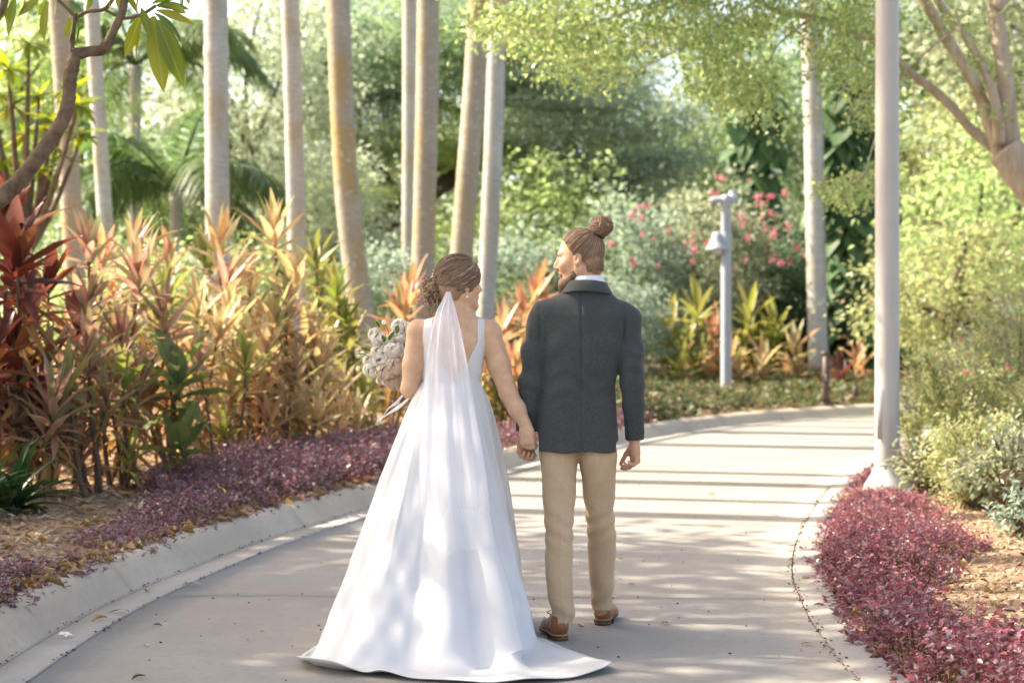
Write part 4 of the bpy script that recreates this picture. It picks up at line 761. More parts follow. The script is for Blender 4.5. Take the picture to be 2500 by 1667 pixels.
def tree(name, x, y, z0, cz, rx, rz, kind, ci, label, cat='tree', group=None, bark=None, tr=0.16, ry=None, limbs=9, rot=None):
    e = tag(empty(name, (x, y, z0)), label, cat, group); me, c = CR[ci]; o = obj('crown', me, e); o.location = (0, 0, cz-z0); o.scale = (rx, ry or rx, rz); rz_ = RC.uniform(0, 6.28) if rot is None else rot; o.rotation_euler = (0, 0, rz_); set_mat(o, LM[kind])
    mb = MB(); h_ = max(.3, cz-z0-rz*.35); lean = Vector((RC.uniform(-.12, .12)*h_, RC.uniform(-.12, .12)*h_, 0)); fk = Vector((lean.x, lean.y, h_)); mb.add(*tube(catmull([(0, 0, -.15), tuple(fk*.5+Vector((RC.uniform(-.1, .1), 0, 0))), tuple(fk)], 10), np.linspace(tr, tr*.7, 10), 10, noise=.03)); obj('trunk', mb.mesh('trunk', [bark or BARKD]), e)
    for i in range(limbs):
        q_ = c[RC.randrange(len(c))]; q_ = Vector((q_[0]*rx*math.cos(rz_)-q_[1]*(ry or rx)*math.sin(rz_), q_[0]*rx*math.sin(rz_)+q_[1]*(ry or rx)*math.cos(rz_), q_[2]*rz+cz-z0))*1.0
        limb(e, [fk, fk.lerp(q_, .5)+Vector((RC.uniform(-.2, .2), RC.uniform(-.2, .2), RC.uniform(0, .3))), q_], [tr*.55, tr*.32, tr*.1], bark or BARKD, 'limb', 6, 8, .04)
    return e
# far belt that closes the view
FAR = []
for i, px in enumerate(range(-250, 2800, 235)):
    Y = 60+RC.uniform(-5, 6); x = (px-1250)/FPX*Y; FAR.append((px, tree('background_tree', x, Y, 0.2, (6.4 if i % 2 else 5.0)+RC.uniform(-.5, .5), RC.uniform(3.0, 4.0), (5.8 if i % 2 else 4.6), ('pale', 'lime', 'mid', 'pale', 'blue')[i % 5], i % 3, '', group='trees of the far belt', tr=.25)))
for i, (px, e) in enumerate(FAR): e['label'] = f'hazy green tree of the far belt, {ORD[i]} from the left'
# nearer trees, left to right
T2 = [(-60, 33, 5.2, 2.6, 3.2, 'lime', 1, 'sunlit lime green tree at the left edge behind the frangipani'), (150, 42, 7.6, 2.2, 2.2, 'lime', 0, 'high lime green tree crown at upper left'), (420, 44, 3.4, 3.0, 2.6, 'mid', 4, 'rounded green tree low behind the arching palm'),
      (620, 40, 6.2, 2.6, 3.6, 'pale', 3, 'pale feathery tree between the two grey palms'), (760, 36, 3.2, 2.2, 2.2, 'pale', 3, 'low pale feathery tree behind the leaning palm'), (960, 48, 9.0, 5.2, 2.6, 'blue', 3, 'broad feathery tree crown high in the middle'),
      (1180, 46, 2.6, 2.6, 2.0, 'lime', 0, 'bright yellow green shrub tree behind the palms in the middle'), (1330, 41, 3.4, 2.4, 2.2, 'lime', 0, 'bright green tree behind the man'), (1480, 44, 5.4, 3.0, 2.4, 'blue', 3, 'blue green feathery tree above the pink blossoms'), (1350, 50, 8.6, 3.6, 2.6, 'pale', 3, 'pale feathery crown above the man'),
      (1640, 50, 5.0, 3.2, 3.0, 'lime', 1, 'yellow green tree behind the lamp post'), (1880, 52, 7.5, 3.4, 3.4, 'mid', 1, 'green tree behind the far palm trunk'), (2360, 36, 4.2, 1.7, 2.4, 'varieg', 1, 'olive green tree right of the tall pole'), (2440, 30, 3.0, 2.0, 2.2, 'lime', 0, 'sunny lime green tree at the right edge'), (2330, 27, 1.9, 1.5, 1.3, 'varieg', 0, 'pale green bushy tree behind the right shrubs'), (2560, 38, 7.4, 3.4, 3.0, 'olive', 1, 'tall olive tree at the upper right corner'), (2170, 46, 3.4, 2.6, 2.4, 'lime', 0, 'light green tree beyond the tall pole'), (2200, 42, 8.0, 3.0, 2.4, 'mid', 1, 'tall green tree above the vine clad trunk')]
for px, Y, cz, rx, rz, kd, ci, lab in T2: tree('garden_tree', (px-1250)/FPX*Y, Y, 0.3, cz, rx, rz, kd, ci, lab, group='trees of the garden', tr=.14)
# low green shrubs filling in behind the cordylines and at the bend
SH = [(60, 27, 1.5, 1.5, 'mid'), (300, 26, 1.4, 1.5, 'lime'), (470, 27.5, 1.5, 1.5, 'pale'), (640, 28.5, 1.5, 1.4, 'lime'), (800, 29, 1.4, 1.4, 'mid'), (930, 31, 1.6, 1.4, 'blue'), (1080, 34, 1.6, 1.6, 'mid'), (1230, 36, 1.9, 1.7, 'blue'), (1400, 36.5, 1.9, 1.7, 'mid'), (1500, 33, 1.3, 1.1, 'blue'), (2020, 40, 2.2, 1.8, 'dark'), (1930, 38, 1.6, 1.5, 'dark'), (2230, 38, 1.9, 1.8, 'mid'), (2400, 40, 2.2, 2.0, 'lime')]
for i, (px, Y, cz, rx, kd) in enumerate(SH): tree('shrub', (px-1250)/FPX*Y, Y, 0.25, cz, rx, cz*.85, kd, 4 if i % 2 else 0, f'leafy green shrub behind the beds, {ORD[i]} from the left', 'shrub', 'green shrubs behind the beds', tr=.06, limbs=4)
# spreading dark tree in the middle distance
Yt = 44.0; b = P(940, 700, Yt); st = tag(empty('spreading_tree', (b.x, Yt, .4)), 'dark spreading tree with crooked limbs behind the central palms', 'tree'); so = Vector(st.location); Qs = lambda px, py, dy=0: P(px, py, Yt+dy)-so
limb(st, [(0.1, 0, -.2), Qs(945, 680), Qs(938, 600), Qs(950, 530), Qs(975, 490)], [.42, .34, .28, .27, .25], BARKD, 'trunk', 12, 24, .05)
for pts, r in (([(865, 660), (880, 600), (930, 545), (985, 500), (1060, 465), (1120, 425), (1200, 395), (1290, 370)], [.22, .25, .27, .26, .24, .2, .15, .1]), ([(975, 490), (940, 440), (900, 380), (870, 300), (880, 250), (950, 235), (1010, 245)], [.2, .17, .14, .12, .12, .11, .08]), ([(985, 470), (1020, 430), (1080, 405), (1130, 395)], [.12, .11, .1, .07]), ([(1010, 250), (1080, 255), (1130, 275), (1230, 255), (1340, 245)], [.1, .13, .13, .12, .08]), ([(930, 480), (880, 470), (830, 420), (800, 330), (780, 200)], [.14, .11, .1, .08, .06]), ([(1230, 255), (1280, 190), (1330, 170), (1400, 210)], [.08, .06, .05, .04]), ([(1340, 245), (1400, 300), (1380, 350)], [.07, .05, .03]), ([(800, 230), (790, 150), (800, 60), (850, -40)], [.1, .12, .12, .1])):
    limb(st, [Qs(*q_, RC.uniform(-.4, .4)) for q_ in pts], r, BARKD, 'limb', 8, None, .05)
for cx_, cy_, rx, rz, kd, ci in ((820, 160, 2.6, 1.6, 'blue', 3), (1080, 120, 3.0, 1.7, 'mid', 3), (930, 330, 2.2, 1.2, 'blue', 3), (1340, 330, 2.4, 1.1, 'pale', 3), (1420, 190, 2.4, 1.3, 'blue', 3), (860, 480, 1.6, .9, 'lime', 3), (1130, 330, 1.8, 1.0, 'lime', 0), (1240, 130, 2.2, 1.3, 'dark', 3), (1020, 380, 1.6, .8, 'lime', 3)):
    o = obj('crown', CR[ci][0], st); o.location = Qs(cx_, cy_, RC.uniform(-1.5, 1.5)); o.scale = (rx, rx, rz); o.rotation_euler = (0, 0, RC.uniform(0, 6)); set_mat(o, LM[kd])
# ---- pink flowering bushes beyond the bend
PINK = M_leaf('pink_blossom', [(0.60, 0.20, 0.24), (0.66, 0.30, 0.33), (0.56, 0.14, 0.22), (0.70, 0.38, 0.38)], 0.3, 0.6, 0.2)
def blossom(name, n, s, seed, mat):
    r = np.random.default_rng(seed); p = r.standard_normal((n, 3))*.35; v, f = diamond(1, .8, .2); V_, F_ = scatter(v, f, p, rnd_rot(n, r), s*r.uniform(.7, 1.2, n)); return mesh_np(name, V_, F_, [mat], False)
BM = [blossom('blossom', 26, .5, k, PINK) for k in range(3)]
def flower_bush(px, Y, cz, rx, rz, kd, nfl, fs, label, z0=.2, zones=None, ci=4, mats=None):
    e = tree('flowering_bush', (px-1250)/FPX*Y, Y, z0, cz, rx, rz, kd, ci, label, 'flowering shrub', 'flowering bushes', tr=.07, limbs=6); o0 = Vector(e.location)
    for i in range(nfl):
        if zones: a, b_ = zones[i % len(zones)]; p = P(a+RC.gauss(0, 26), b_+RC.gauss(0, 26), Y-rx*RC.uniform(.75, 1.0))-o0
        else:
            u = Vector((RC.gauss(0, 1), -abs(RC.gauss(0, 1)), RC.gauss(0.2, .8))).normalized(); p = Vector((u.x*rx*.95, u.y*rx*.95, u.z*rz*.95+cz-z0))
        f_ = obj('blossom', (mats or BM)[i % 3], e); f_.location = p; s = fs*RC.uniform(.7, 1.3); f_.scale = (s, s, s); f_.rotation_euler = (RC.uniform(0, 6),)*3
flower_bush(1530, 36.5, 2.2, 1.5, 2.0, 'blue', 30, .085, 'tall bush with pink blossom left of the lamp post', zones=[(1615, 545), (1660, 575), (1700, 585), (1585, 500), (1520, 620), (1490, 640), (1640, 780), (1610, 800), (1560, 520), (1650, 690), (1600, 830), (1545, 760)])
flower_bush(1720, 37.5, 2.4, 1.7, 2.2, 'olive', 28, .085, 'tall bush with pink blossom behind the lamp post', zones=[(1830, 480), (1800, 500), (1860, 560), (1800, 560), (1910, 500), (1920, 600), (1870, 570), (1760, 440), (1690, 640), (1830, 650)])
flower_bush(1890, 39.0, 1.9, 1.4, 1.8, 'dark', 14, .10, 'dark bush with a few pink blossoms left of the far palm', zones=[(1905, 500), (1920, 610), (1880, 570), (1940, 740)])
# ---- vine clad trunks: every big leaf is a part
VINE = M_leaf('vine_leaf', [(0.06, 0.13, 0.055), (0.085, 0.17, 0.07), (0.12, 0.21, 0.08), (0.075, 0.15, 0.075)], 0.35, 0.5, 0.3, 'object', vein=(0.07, 0.13, 0.05))
def heart(L=1.0):
    out = [(0, 0), (-.22, -.12), (-.42, -.02), (-.48, .22), (-.38, .52), (-.2, .8), (0, 1.05)]; v = []; uv = []
    for x, y in out:
        for u in (-1, 0, 1): v.append((u*abs(x), y, .16*abs(u*x)-.25*y*y*.5)); uv.append((.5+u*abs(x), y))
    return mesh_np('vine_leaf', np.array(v)*L, [grid_faces(len(out), 3)], [VINE], True, np.array(uv))
HM = heart()
def vine(px, py0, py1, Y, wpx, n, ls, label, z0=None):
    b = P(px, 900, Y); e = tag(empty('vine_clad_trunk', (b.x, Y, zl_at(b.x, Y))), label, 'tree', 'vine clad trunks'); o0 = Vector(e.location); top = P(px, py0, Y)-o0; limb(e, [(0, 0, -.1), top*.5, top], [.24, .2, .16], BARKD, 'trunk', 10)
    for i in range(n):
        py = RC.uniform(py0, py1); a = RC.uniform(-PI*1.05, PI*.05); r = wpx/FPX*Y*.5*RC.uniform(.35, 1.0); p = P(px, py, Y)-o0+Vector((math.cos(a)*r, math.sin(a)*r*.8, 0)); d = Vector((math.cos(a)*.55+RC.uniform(-.25, .25), math.sin(a)*.45, -.75+RC.uniform(-.2, .35))); put_leaf(HM, e, p, d, ls*RC.uniform(.6, 1.2), RC.uniform(-.4, .4))
    for k in range(7): x = RC.uniform(-.25, .25); limb(e, [Vector((x, -.3, RC.uniform(2.4, 3.5))), Vector((x+RC.uniform(-.1, .1), -.34, 1.8)), Vector((x+RC.uniform(-.15, .15), -.3, RC.uniform(.6, 1.2)))], [.012, .012, .008], TWIG, 'aerial_root', 5, 6)
vine(2078, 180, 930, 36.8, 170, 280, .50, 'trunk wrapped in large dark green vine leaves right of the far palm'); vine(1840, 200, 560, 40.5, 140, 110, .55, 'trunk wrapped in dark vine leaves left of the far palm'); vine(2140, 300, 930, 39.5, 90, 90, .5, 'second vine wrapped trunk hidden partly by the tall pole')
# ---- multi stemmed tree on the right whose canopy hangs over the top
Yc = 18.0; b = P(2640, 1050, Yc); ct_ = tag(empty('crepe_myrtle_tree', (b.x, Yc, zr_at(b.x, Yc))), 'smooth tan barked tree at right whose leafy canopy hangs across the top', 'tree'); co = Vector(ct_.location); Qc = lambda px, py, dy=0.0: P(px, py, Yc+dy)-co
limb(ct_, [Vector((0, 0, -.2)), Qc(2640, 900), Qc(2610, 700), Qc(2560, 520), Qc(2500, 425), Qc(2450, 365)], [.24, .22, .20, .19, .19, .17], BARKT, 'trunk', 16, 40, .03)
for pts, r in (([(2450, 385), (2395, 240), (2375, 195), (2320, 110), (2262, 10), (2200, -110)], [.10, .065, .06, .058, .055, .045]), ([(2440, 350), (2432, 260), (2405, 175), (2345, 70), (2300, 20), (2260, -60)], [.07, .05, .045, .042, .038, .03]), ([(2470, 390), (2462, 300), (2455, 200), (2438, 80), (2428, 0), (2420, -140)], [.13, .095, .085, .08, .075, .06]), ([(2480, 420), (2440, 370), (2373, 318), (2308, 245), (2212, 168), (2151, 103), (2097, 84), (1983, 42), (1906, 31), (1849, 0), (1760, -50), (1640, -90)], [.09, .075, .05, .048, .042, .042, .042, .036, .033, .03, .026, .02]), ([(2430, 20), (2500, -60), (2560, -160)], [.06, .05, .04]), ([(2500, 425), (2560, 300), (2600, 120), (2640, -60)], [.1, .08, .07, .05])):
    limb(ct_, [Qc(*q_, .35 if len(pts) > 9 else RC.uniform(-.1, .3)) for q_ in pts], r, BARKT, 'limb', 12, None, .03)
for pts in ([(2097, 84), (2080, 160), (2045, 250), (2030, 280)], [(1983, 42), (1900, 110), (1860, 190)], [(2151, 103), (2140, 190), (2100, 270)], [(1849, 0), (1760, 60), (1640, 130), (1520, 190)], [(1760, -50), (1560, 20), (1380, 80), (1250, 95), (1150, 60)], [(1640, -90), (1400, -30), (1200, 10)], [(2330, 70), (2260, 130), (2200, 190)], [(2110, 420), (2080, 460), (2030, 468)], [(2212, 168), (2150, 300), (2110, 430)]):
    limb(ct_, [Qc(*q_, RC.uniform(-.5, .3)) for q_ in pts], [.018, .013, .009, .006], BARKT, 'twig', 6, None, .03)
bx_, by_ = [1110, 1150, 1300, 1400, 1500, 1560, 1610, 1660, 1750, 1850, 1950, 2050, 2130, 2200, 2400, 2560], [60, 105, 150, 205, 235, 200, 150, 230, 300, 280, 330, 300, 310, 330, 300, 260]
rs_ = np.random.default_rng(404); n = 3400; px = rs_.uniform(1100, 2700, n); py = rs_.uniform(-420, 335, n); lim = np.interp(px, bx_, by_); dn = fbm(px*.012, py*.018, 1.0, 41)
ok = (py < lim-18*rs_.random(n)) & (dn > -0.35+np.where((px > 1540) & (px < 1680) & (py > 110) & (py < 215), 1.2, 0)+np.where((px > 1860) & (px < 1990) & (py > 105) & (py < 180), 1.0, 0)+np.where(px > 2190, 0.8, 0)); px, py = px[ok], py[ok]
px = np.concatenate([px, rs_.normal(2060, 30, 26), rs_.normal(2130, 25, 14)]); py = np.concatenate([py, rs_.normal(465, 14, 26), rs_.normal(445, 15, 14)])
Ys = Yc+np.where(px > 2150, .7, 0)+np.clip(rs_.normal(0, .9, len(px)), -1.6, 2.5); C = np.stack([(px-1250)/FPX*Ys, Ys, CAMH-(py-HOR)/FPX*Ys], -1)-np.array(co)
per = 24; pos = (C[:, None]+rs_.standard_normal((len(C), per, 3))*np.array((.13, .13, .085))).reshape(-1, 3); d = rs_.standard_normal((len(pos), 3)); d[:, 2] -= .5; v, f = diamond(1, .56, .14); V_, F_ = scatter(v, f, pos, rot_basis(d, rs_.normal(0, .7, len(d))), .062*rs_.uniform(.7, 1.3, len(d)))
obj('crown', mesh_np('myrtle_crown', V_, F_, [LM['myrtle']], False), ct_)
# ---- shrubs in the right bed
def bed_shrub(px, py, Y, rx, rz, kd, label, nl=2600, leaf=.055, fl=0, seed=0, Wd=.42):
    r = np.random.default_rng(seed+500); p = P(px, py, Y); z0 = zr_at(p.x, Y); e = tag(empty('shrub', (p.x, Y, z0)), label, 'shrub', 'shrubs in the right bed'); cz = max(rz*.75, p.z-z0); ns = 60
    u = r.standard_normal((ns, 3)); u /= np.linalg.norm(u, axis=1)[:, None]; u[:, 2] = np.abs(u[:, 2])*1.2-.35; tips = u*np.array((rx, rx, rz))*r.uniform(.65, 1.05, (ns, 1))+np.array((0, 0, cz)); mb = MB()
    for q_ in tips: q_[2] = max(q_[2], .06); mb.add(*tube(catmull([(r.normal(0, .06), r.normal(0, .06), -.03), tuple(q_*np.array((.4, .4, .55))), tuple(q_)], 7), np.linspace(.008, .003, 7), 4, cap=False))
    obj('stems', mb.mesh('stems', [TWIG]), e); e.children[0]['kind'] = 'stuff'
    k = r.integers(0, ns, nl); t = r.uniform(.45, 1.05, nl)[:, None]; pos = tips[k]*t*np.array((1, 1, 1))+np.array((0, 0, 1))*0+r.normal(0, .035, (nl, 3)); pos[:, 2] = np.maximum(pos[:, 2], .03); d = tips[k]-np.array((0, 0, cz)); d = d/np.linalg.norm(d, axis=1)[:, None]*.5+r.standard_normal((nl, 3))*.7; v, f = diamond(1, Wd, .16); V_, F_ = scatter(v, f, pos, rot_basis(d, r.normal(0, .6, nl)), leaf*r.uniform(.6, 1.3, nl)); obj('foliage', mesh_np('shrub_foliage', V_, F_, [LM[kd]], False), e)
    for i in range(fl):
        q_ = tips[r.integers(0, ns)]; o = obj('blossom', BM[i % 3], e); o.location = q_; s = r.uniform(.028, .05); o.scale = (s, s, s)
bed_shrub(2345, 985, 16.3, .82, .62, 'varieg', 'pale variegated shrub with pink blossoms, widest in the right bed', 9500, .065, 16, 1, .36); bed_shrub(2290, 1000, 17.6, .46, .42, 'olive', 'olive shrub with pink blossoms just right of the tall pole', 4200, .055, 9, 2)
bed_shrub(2480, 930, 17.6, .8, .8, 'varieg', 'variegated shrub at the right edge behind the widest one', 8000, .065, 8, 3, .36); bed_shrub(2262, 1120, 14.9, .30, .30, 'olive', 'loose green shrub between the pole foot and the pale shrubs', 800, .075, 0, 4)
bed_shrub(2400, 1115, 14.4, .56, .46, 'varieg', 'pale yellow green fine leaved shrub in the middle of the right bed', 8200, .040, 0, 5); bed_shrub(2470, 1185, 13.2, .46, .40, 'olive', 'green broad leaved shrub at the right edge above the mulch', 1100, .085, 0, 6); bed_shrub(2370, 1230, 13.5, .34, .26, 'varieg', 'low yellow green shrub next to the magenta drift', 2200, .036, 0, 7)
bed_shrub(2510, 1330, 11.6, .26, .22, 'blue', 'grey green shrub cut by the right edge low down', 500, .07, 0, 8); bed_shrub(2600, 1050, 15.5, .7, .7, 'varieg', 'variegated shrub mostly out of frame at right', 3000, .07, 4, 9, .36); bed_shrub(2500, 870, 19.5, .8, .7, 'olive', 'olive shrub rising at the right edge behind the others', 4000, .07, 6, 10)
# ---- trees outside the frame on the left whose crowns shade the walk
SHADE = [(-9.5, 11.5, 8.4, 4.0, 2.6, 'mid', 5), (-6.2, 6.8, 6.2, 2.6, 1.7, 'mid', 5), (-12.5, 7.5, 9.0, 3.6, 2.6, 'mid', 5), (-15.5, 13.0, 11.5, 3.6, 2.4, 'mid', 5)]
for i, (x, y, cz, rx, rz, kd, ci) in enumerate(SHADE): tree('shade_tree', x, y, .3, cz, rx, rz, kd, ci, f'tall leafy shade tree left of the view, {ORD[i]} of four', group='shade trees left of the view', tr=.2)
# ================================================================== PEOPLE
def M_fabric(name, c1, c2, thread=900, rough=0.8, spec=0.15, bstr=0.35, fold=0.0, sheen=0.1, big=6.0):
    m, t, out = mat_new(name)
    h = noise(t, coords(t, 'Object', (1, 1, 0.06)), thread, 2); v = noise(t, coords(t, 'Object', (0.06, 0.06, 1)), thread, 2)
    a = N(t, 'ShaderNodeMath', operation='ADD'); t.links.new(h.outputs['Fac'], a.inputs[0]); t.links.new(v.outputs['Fac'], a.inputs[1])
    mlt = N(t, 'ShaderNodeMath', operation='MULTIPLY'); t.links.new(a.outputs[0], mlt.inputs[0]); mlt.inputs[1].default_value = 0.5
    r = ramp(t, [(0.38, c1), (0.62, c2)], mlt.outputs[0])
    nb = noise(t, coords(t), big, 3); c = mixc(t, r.outputs['Color'], tuple(x*0.8 for x in c1), ramp(t, [(0.45, (0, 0, 0)), (0.75, (0.25, 0.25, 0.25))], nb.outputs['Fac']).outputs['Color'])
    principled(t, out, c, rough, spec, bump(t, mlt.outputs[0], bstr, 0.002), Sheen_Weight=sheen)
    return m
def M_skin(name, c1, c2):
    m, t, out = mat_new(name); n = noise(t, coords(t), 22, 5, 0.65); r = ramp(t, [(0.25, tuple(x*y for x, y in zip(c1, (0.94, 0.86, 0.84)))), (0.5, c1), (0.75, c2)], n.outputs['Fac'])
    nb = noise(t, coords(t), 420, 2)
    p = principled(t, out, r.outputs['Color'], 0.5, 0.35, bump(t, nb.outputs['Fac'], 0.12, 0.001), Subsurface_Weight=0.12, Subsurface_Scale=0.01)
    p.inputs['Subsurface Radius'].default_value = (1.0, 0.35, 0.2)
    return m
def M_hair(name, c):
    m, t, out = mat_new(name); g = t.nodes.new('ShaderNodeNewGeometry')
    n = noise(t, coords(t), 60, 3); mx = N(t, 'ShaderNodeMath', operation='MULTIPLY_ADD'); t.links.new(g.outputs['Random Per Island'], mx.inputs[0]); mx.inputs[1].default_value = 0.7
    ml = N(t, 'ShaderNodeMath', operation='MULTIPLY'); t.links.new(n.outputs['Fac'], ml.inputs[0]); ml.inputs[1].default_value = 0.35; t.links.new(ml.outputs[0], mx.inputs[2])
    r = ramp(t, [(0.0, tuple(x*0.45 for x in c)), (0.5, c), (1.0, tuple(min(1, x*2.0) for x in c))], mx.outputs[0])
    principled(t, out, r.outputs['Color'], 0.42, 0.45); return m
SKIN_M = M_skin('skin_warm', (0.54, 0.305, 0.185), (0.66, 0.40, 0.255))
SKIN_F = M_skin('skin_light', (0.60, 0.365, 0.225), (0.70, 0.45, 0.30))
HAIR_M = M_hair('hair_auburn', (0.265, 0.165, 0.098)); HAIR_F = M_hair('hair_brown', (0.235, 0.15, 0.092))
BEARD = M_hair('beard_brown', (0.105, 0.052, 0.026))
JACKET = M_fabric('charcoal_wool', (0.026, 0.031, 0.030), (0.076, 0.086, 0.083), 1300)
LINING = M_simple('dark_lining', (0.012, 0.008, 0.008), (0.02, 0.012, 0.012), 30, 0.6, 0.2, 0)
CHINO = M_fabric('tan_wool', (0.44, 0.30, 0.178), (0.58, 0.42, 0.265), 1100, 0.85, 0.1, 0.2)
SHIRT = M_fabric('white_cotton', (0.62, 0.62, 0.66), (0.74, 0.74, 0.77), 1200, 0.8, 0.1, 0.1)
LEATHER = M_simple('brown_leather', (0.20, 0.068, 0.022), (0.31, 0.112, 0.04), 14, 0.33, 0.5, 0.15, 0.001)
SOLE = M_simple('stacked_leather_heel', (0.12, 0.05, 0.02), (0.20, 0.09, 0.04), 60, 0.6, 0.3, 0.2, 0.001, sc3=(0.2, 0.2, 6))
WELT = M_simple('welt_pale', (0.28, 0.19, 0.11), (0.36, 0.25, 0.15), 50, 0.7, 0.2, 0)
BLACK = M_simple('black_rubber', (0.012, 0.012, 0.012), (0.02, 0.02, 0.02), 50, 0.6, 0.3, 0)
SATIN = M_simple('white_satin', (0.59, 0.58, 0.56), (0.62, 0.61, 0.59), 5, 0.42, 0.3, 0.05, 0.003)
PEARL = M_simple('pearl', (0.78, 0.74, 0.68), (0.86, 0.83, 0.78), 40, 0.2, 0.6, 0)
GOLD = M_simple('gold_wire', (0.55, 0.38, 0.15), (0.6, 0.42, 0.18), 40, 0.3, 0.6, 0)
def head_prims(S, fr, sc_, neck_r, male):
    q = lambda *a: tuple(x*sc_ for x in a)
    S.ell(q(0, -0.012, 0.043), q(0.076, 0.097, 0.092), 0.0, fr=fr)
    S.ell(q(0, 0.032, -0.035), q(0.060, 0.066, 0.086), 0.03, fr=fr)
    for s in (-1, 1):
        S.cone(q(s*0.054, 0.0, -0.05), q(s*0.022, 0.072, -0.098), 0.022*sc_, 0.017*sc_, 0.025, fr=fr)
        S.ell(q(s*0.040, 0.062, -0.018), q(0.028, 0.028, 0.026), 0.025, fr=fr)
    S.ell(q(0, 0.083, -0.104), q(0.024, 0.019, 0.019), 0.02, fr=fr)
    S.cone(q(-0.034, 0.080, 0.034), q(0.034, 0.080, 0.034), 0.013*sc_, 0.013*sc_, 0.02, fr=fr)
    for s in (-1, 1): S.ell(q(s*0.033, 0.104, 0.012), q(0.018, 0.018, 0.013), 0.014, 's', fr=fr)
    S.cone(q(0, 0.092, 0.024), q(0, 0.116, -0.020), 0.0075*sc_, 0.0105*sc_, 0.012, fr=fr)
    for s in (-1, 1): S.ell(q(s*0.010, 0.103, -0.027), q(0.009, 0.011, 0.008), 0.008, fr=fr)
    S.ell(q(0, 0.096, -0.053), q(0.023, 0.011, 0.0062), 0.007, fr=fr); S.ell(q(0, 0.095, -0.067), q(0.020, 0.011, 0.0068), 0.007, fr=fr)
    for s in (-1, 1):
        t = math.radians(18); Rx = np.array([[1, 0, 0], [0, math.cos(t), -math.sin(t)], [0, math.sin(t), math.cos(t)]])
        S.ell(q(s*0.079, -0.006, -0.002), q(0.011, 0.019, 0.034), 0.008, fr=fr, rot=Rx)
        S.ell(q(s*0.090, -0.001, 0.002), q(0.010, 0.010, 0.021), 0.004, 's', fr=fr, rot=Rx)
    S.cone(q(0, -0.022, -0.05), q(0, -0.045, -0.175), neck_r, neck_r*1.08, 0.03, fr=fr)
def hand(S, wrist, d, n, thumb, sc_=1.0, curls=((0.5, 0.7, 0.5),)*4, wr=0.027, tdir=None, spread=0.0):
    """wrist point; d wrist->knuckles; n palm normal; thumb = direction of the thumb side"""
    W = np.array(wrist, float); d = np.array(d, float); d /= np.linalg.norm(d); n = np.array(n, float); n -= d*(n@d); n /= np.linalg.norm(n)
    t = np.cross(d, n); t = t if t@np.array(thumb, float) > 0 else -t
    K = W+d*0.09*sc_
    S.cone(W, W+d*0.045*sc_, wr*sc_, 0.034*sc_, 0.015, flat=(n, 0.62))
    for o in (-0.022, -0.007, 0.008, 0.022): S.cone(W+d*0.03*sc_+t*o*0.9*sc_, K+t*o*1.25*sc_, 0.016*sc_, 0.0125*sc_, 0.012)
    for o, L, c in zip((0.030, 0.010, -0.010, -0.029), (0.076, 0.084, 0.078, 0.060), curls):
        p = K+t*o*sc_; a = 0.0; dd = d+t*o*spread
        for fr_, an, r0, r1 in ((0.45, c[0], 0.0100, 0.0090), (0.30, c[1], 0.0090, 0.0082), (0.25, c[2], 0.0082, 0.0070)):
            a += an; e = p+(dd*math.cos(a)+n*math.sin(a))*L*fr_*sc_; S.cone(p, e, r0*sc_, r1*sc_, 0.004); p = e
    p = W+d*0.028*sc_+t*0.024*sc_; td = np.array(tdir, float) if tdir is not None else d*0.75+t*0.55+n*0.35; td /= np.linalg.norm(td)
    e = p+td*0.045*sc_; S.cone(p, e, 0.0165*sc_, 0.0115*sc_, 0.012); td2 = td+d*0.35; td2 /= np.linalg.norm(td2)
    e2 = e+td2*0.030*sc_; S.cone(e, e2, 0.0112*sc_, 0.0098*sc_, 0.004); S.cone(e2, e2+td2*0.022*sc_, 0.0098*sc_, 0.0078*sc_, 0.004)
def fr_head(o, face):
    f = np.array((face[0], face[1], face[2] if len(face) > 2 else 0.0), float); f /= np.linalg.norm(f); r = np.cross(f, (0, 0, 1)); r /= np.linalg.norm(r)
    return (np.array(o, float), np.stack([r, f, np.cross(r, f)], -1))
def loc(fr, p): return fr[0]+fr[1]@np.array(p, float)
def strands(paths, r0, r1=None, n=3, name='hair', mat=None, parent=None):
    mb = MB()
    for p in paths:
        p = np.asarray(p); k = len(p); t = np.linspace(0, 1, k); rr = r0*(1-0.6*np.abs(2*t-1)**3) if r1 is None else r0+(r1-r0)*t
        mb.add(*tube(p, rr, n, cap=False))
    return obj(name, mb.mesh(name, [mat]), parent)
def blend_dirs(a, b, t):
    a = np.array(a, float); b = np.array(b, float); a /= np.linalg.norm(a); b /= np.linalg.norm(b)
    w_ = math.acos(np.clip(a@b, -1, 1)); return (math.sin((1-t)*w_)*a+math.sin(t*w_)*b)/max(1e-6, math.sin(w_))

# ------------------------------------------------------------------ the groom
YM = 8.25
Wm = lambda px, py, dy=0.0: np.array(P(px, py, YM+dy))
gfr = fr_head((0.300, YM, 1.668), (-0.968, 0.20, -0.12))
HS = 0.96
S = SDF((-0.06, 7.88, 0.0), (0.70, 8.90, 1.86), 0.005)
head_prims(S, gfr, HS, 0.054, True)
tors = [(0.84, 0.285, YM, 0.125, 0.075), (0.95, 0.287, YM, 0.15, 0.10), (1.11, 0.295, YM, 0.137, 0.095), (1.28, 0.318, YM, 0.155, 0.105), (1.40, 0.322, YM, 0.175, 0.10), (1.46, 0.325, YM, 0.15, 0.085), (1.52, 0.33, YM, 0.075, 0.06), (1.58, 0.325, YM, 0.052, 0.052)]
S.zloft(tors, 0.03)
LH_W = np.array((0.056, 8.262, 0.905)); RH_W = np.array((0.546, 8.262, 0.868))
S.chain([(0.135, YM+0.01, 1.43), (0.085, YM-0.03, 1.13), LH_W], [0.05, 0.04, 0.028], 0.02)
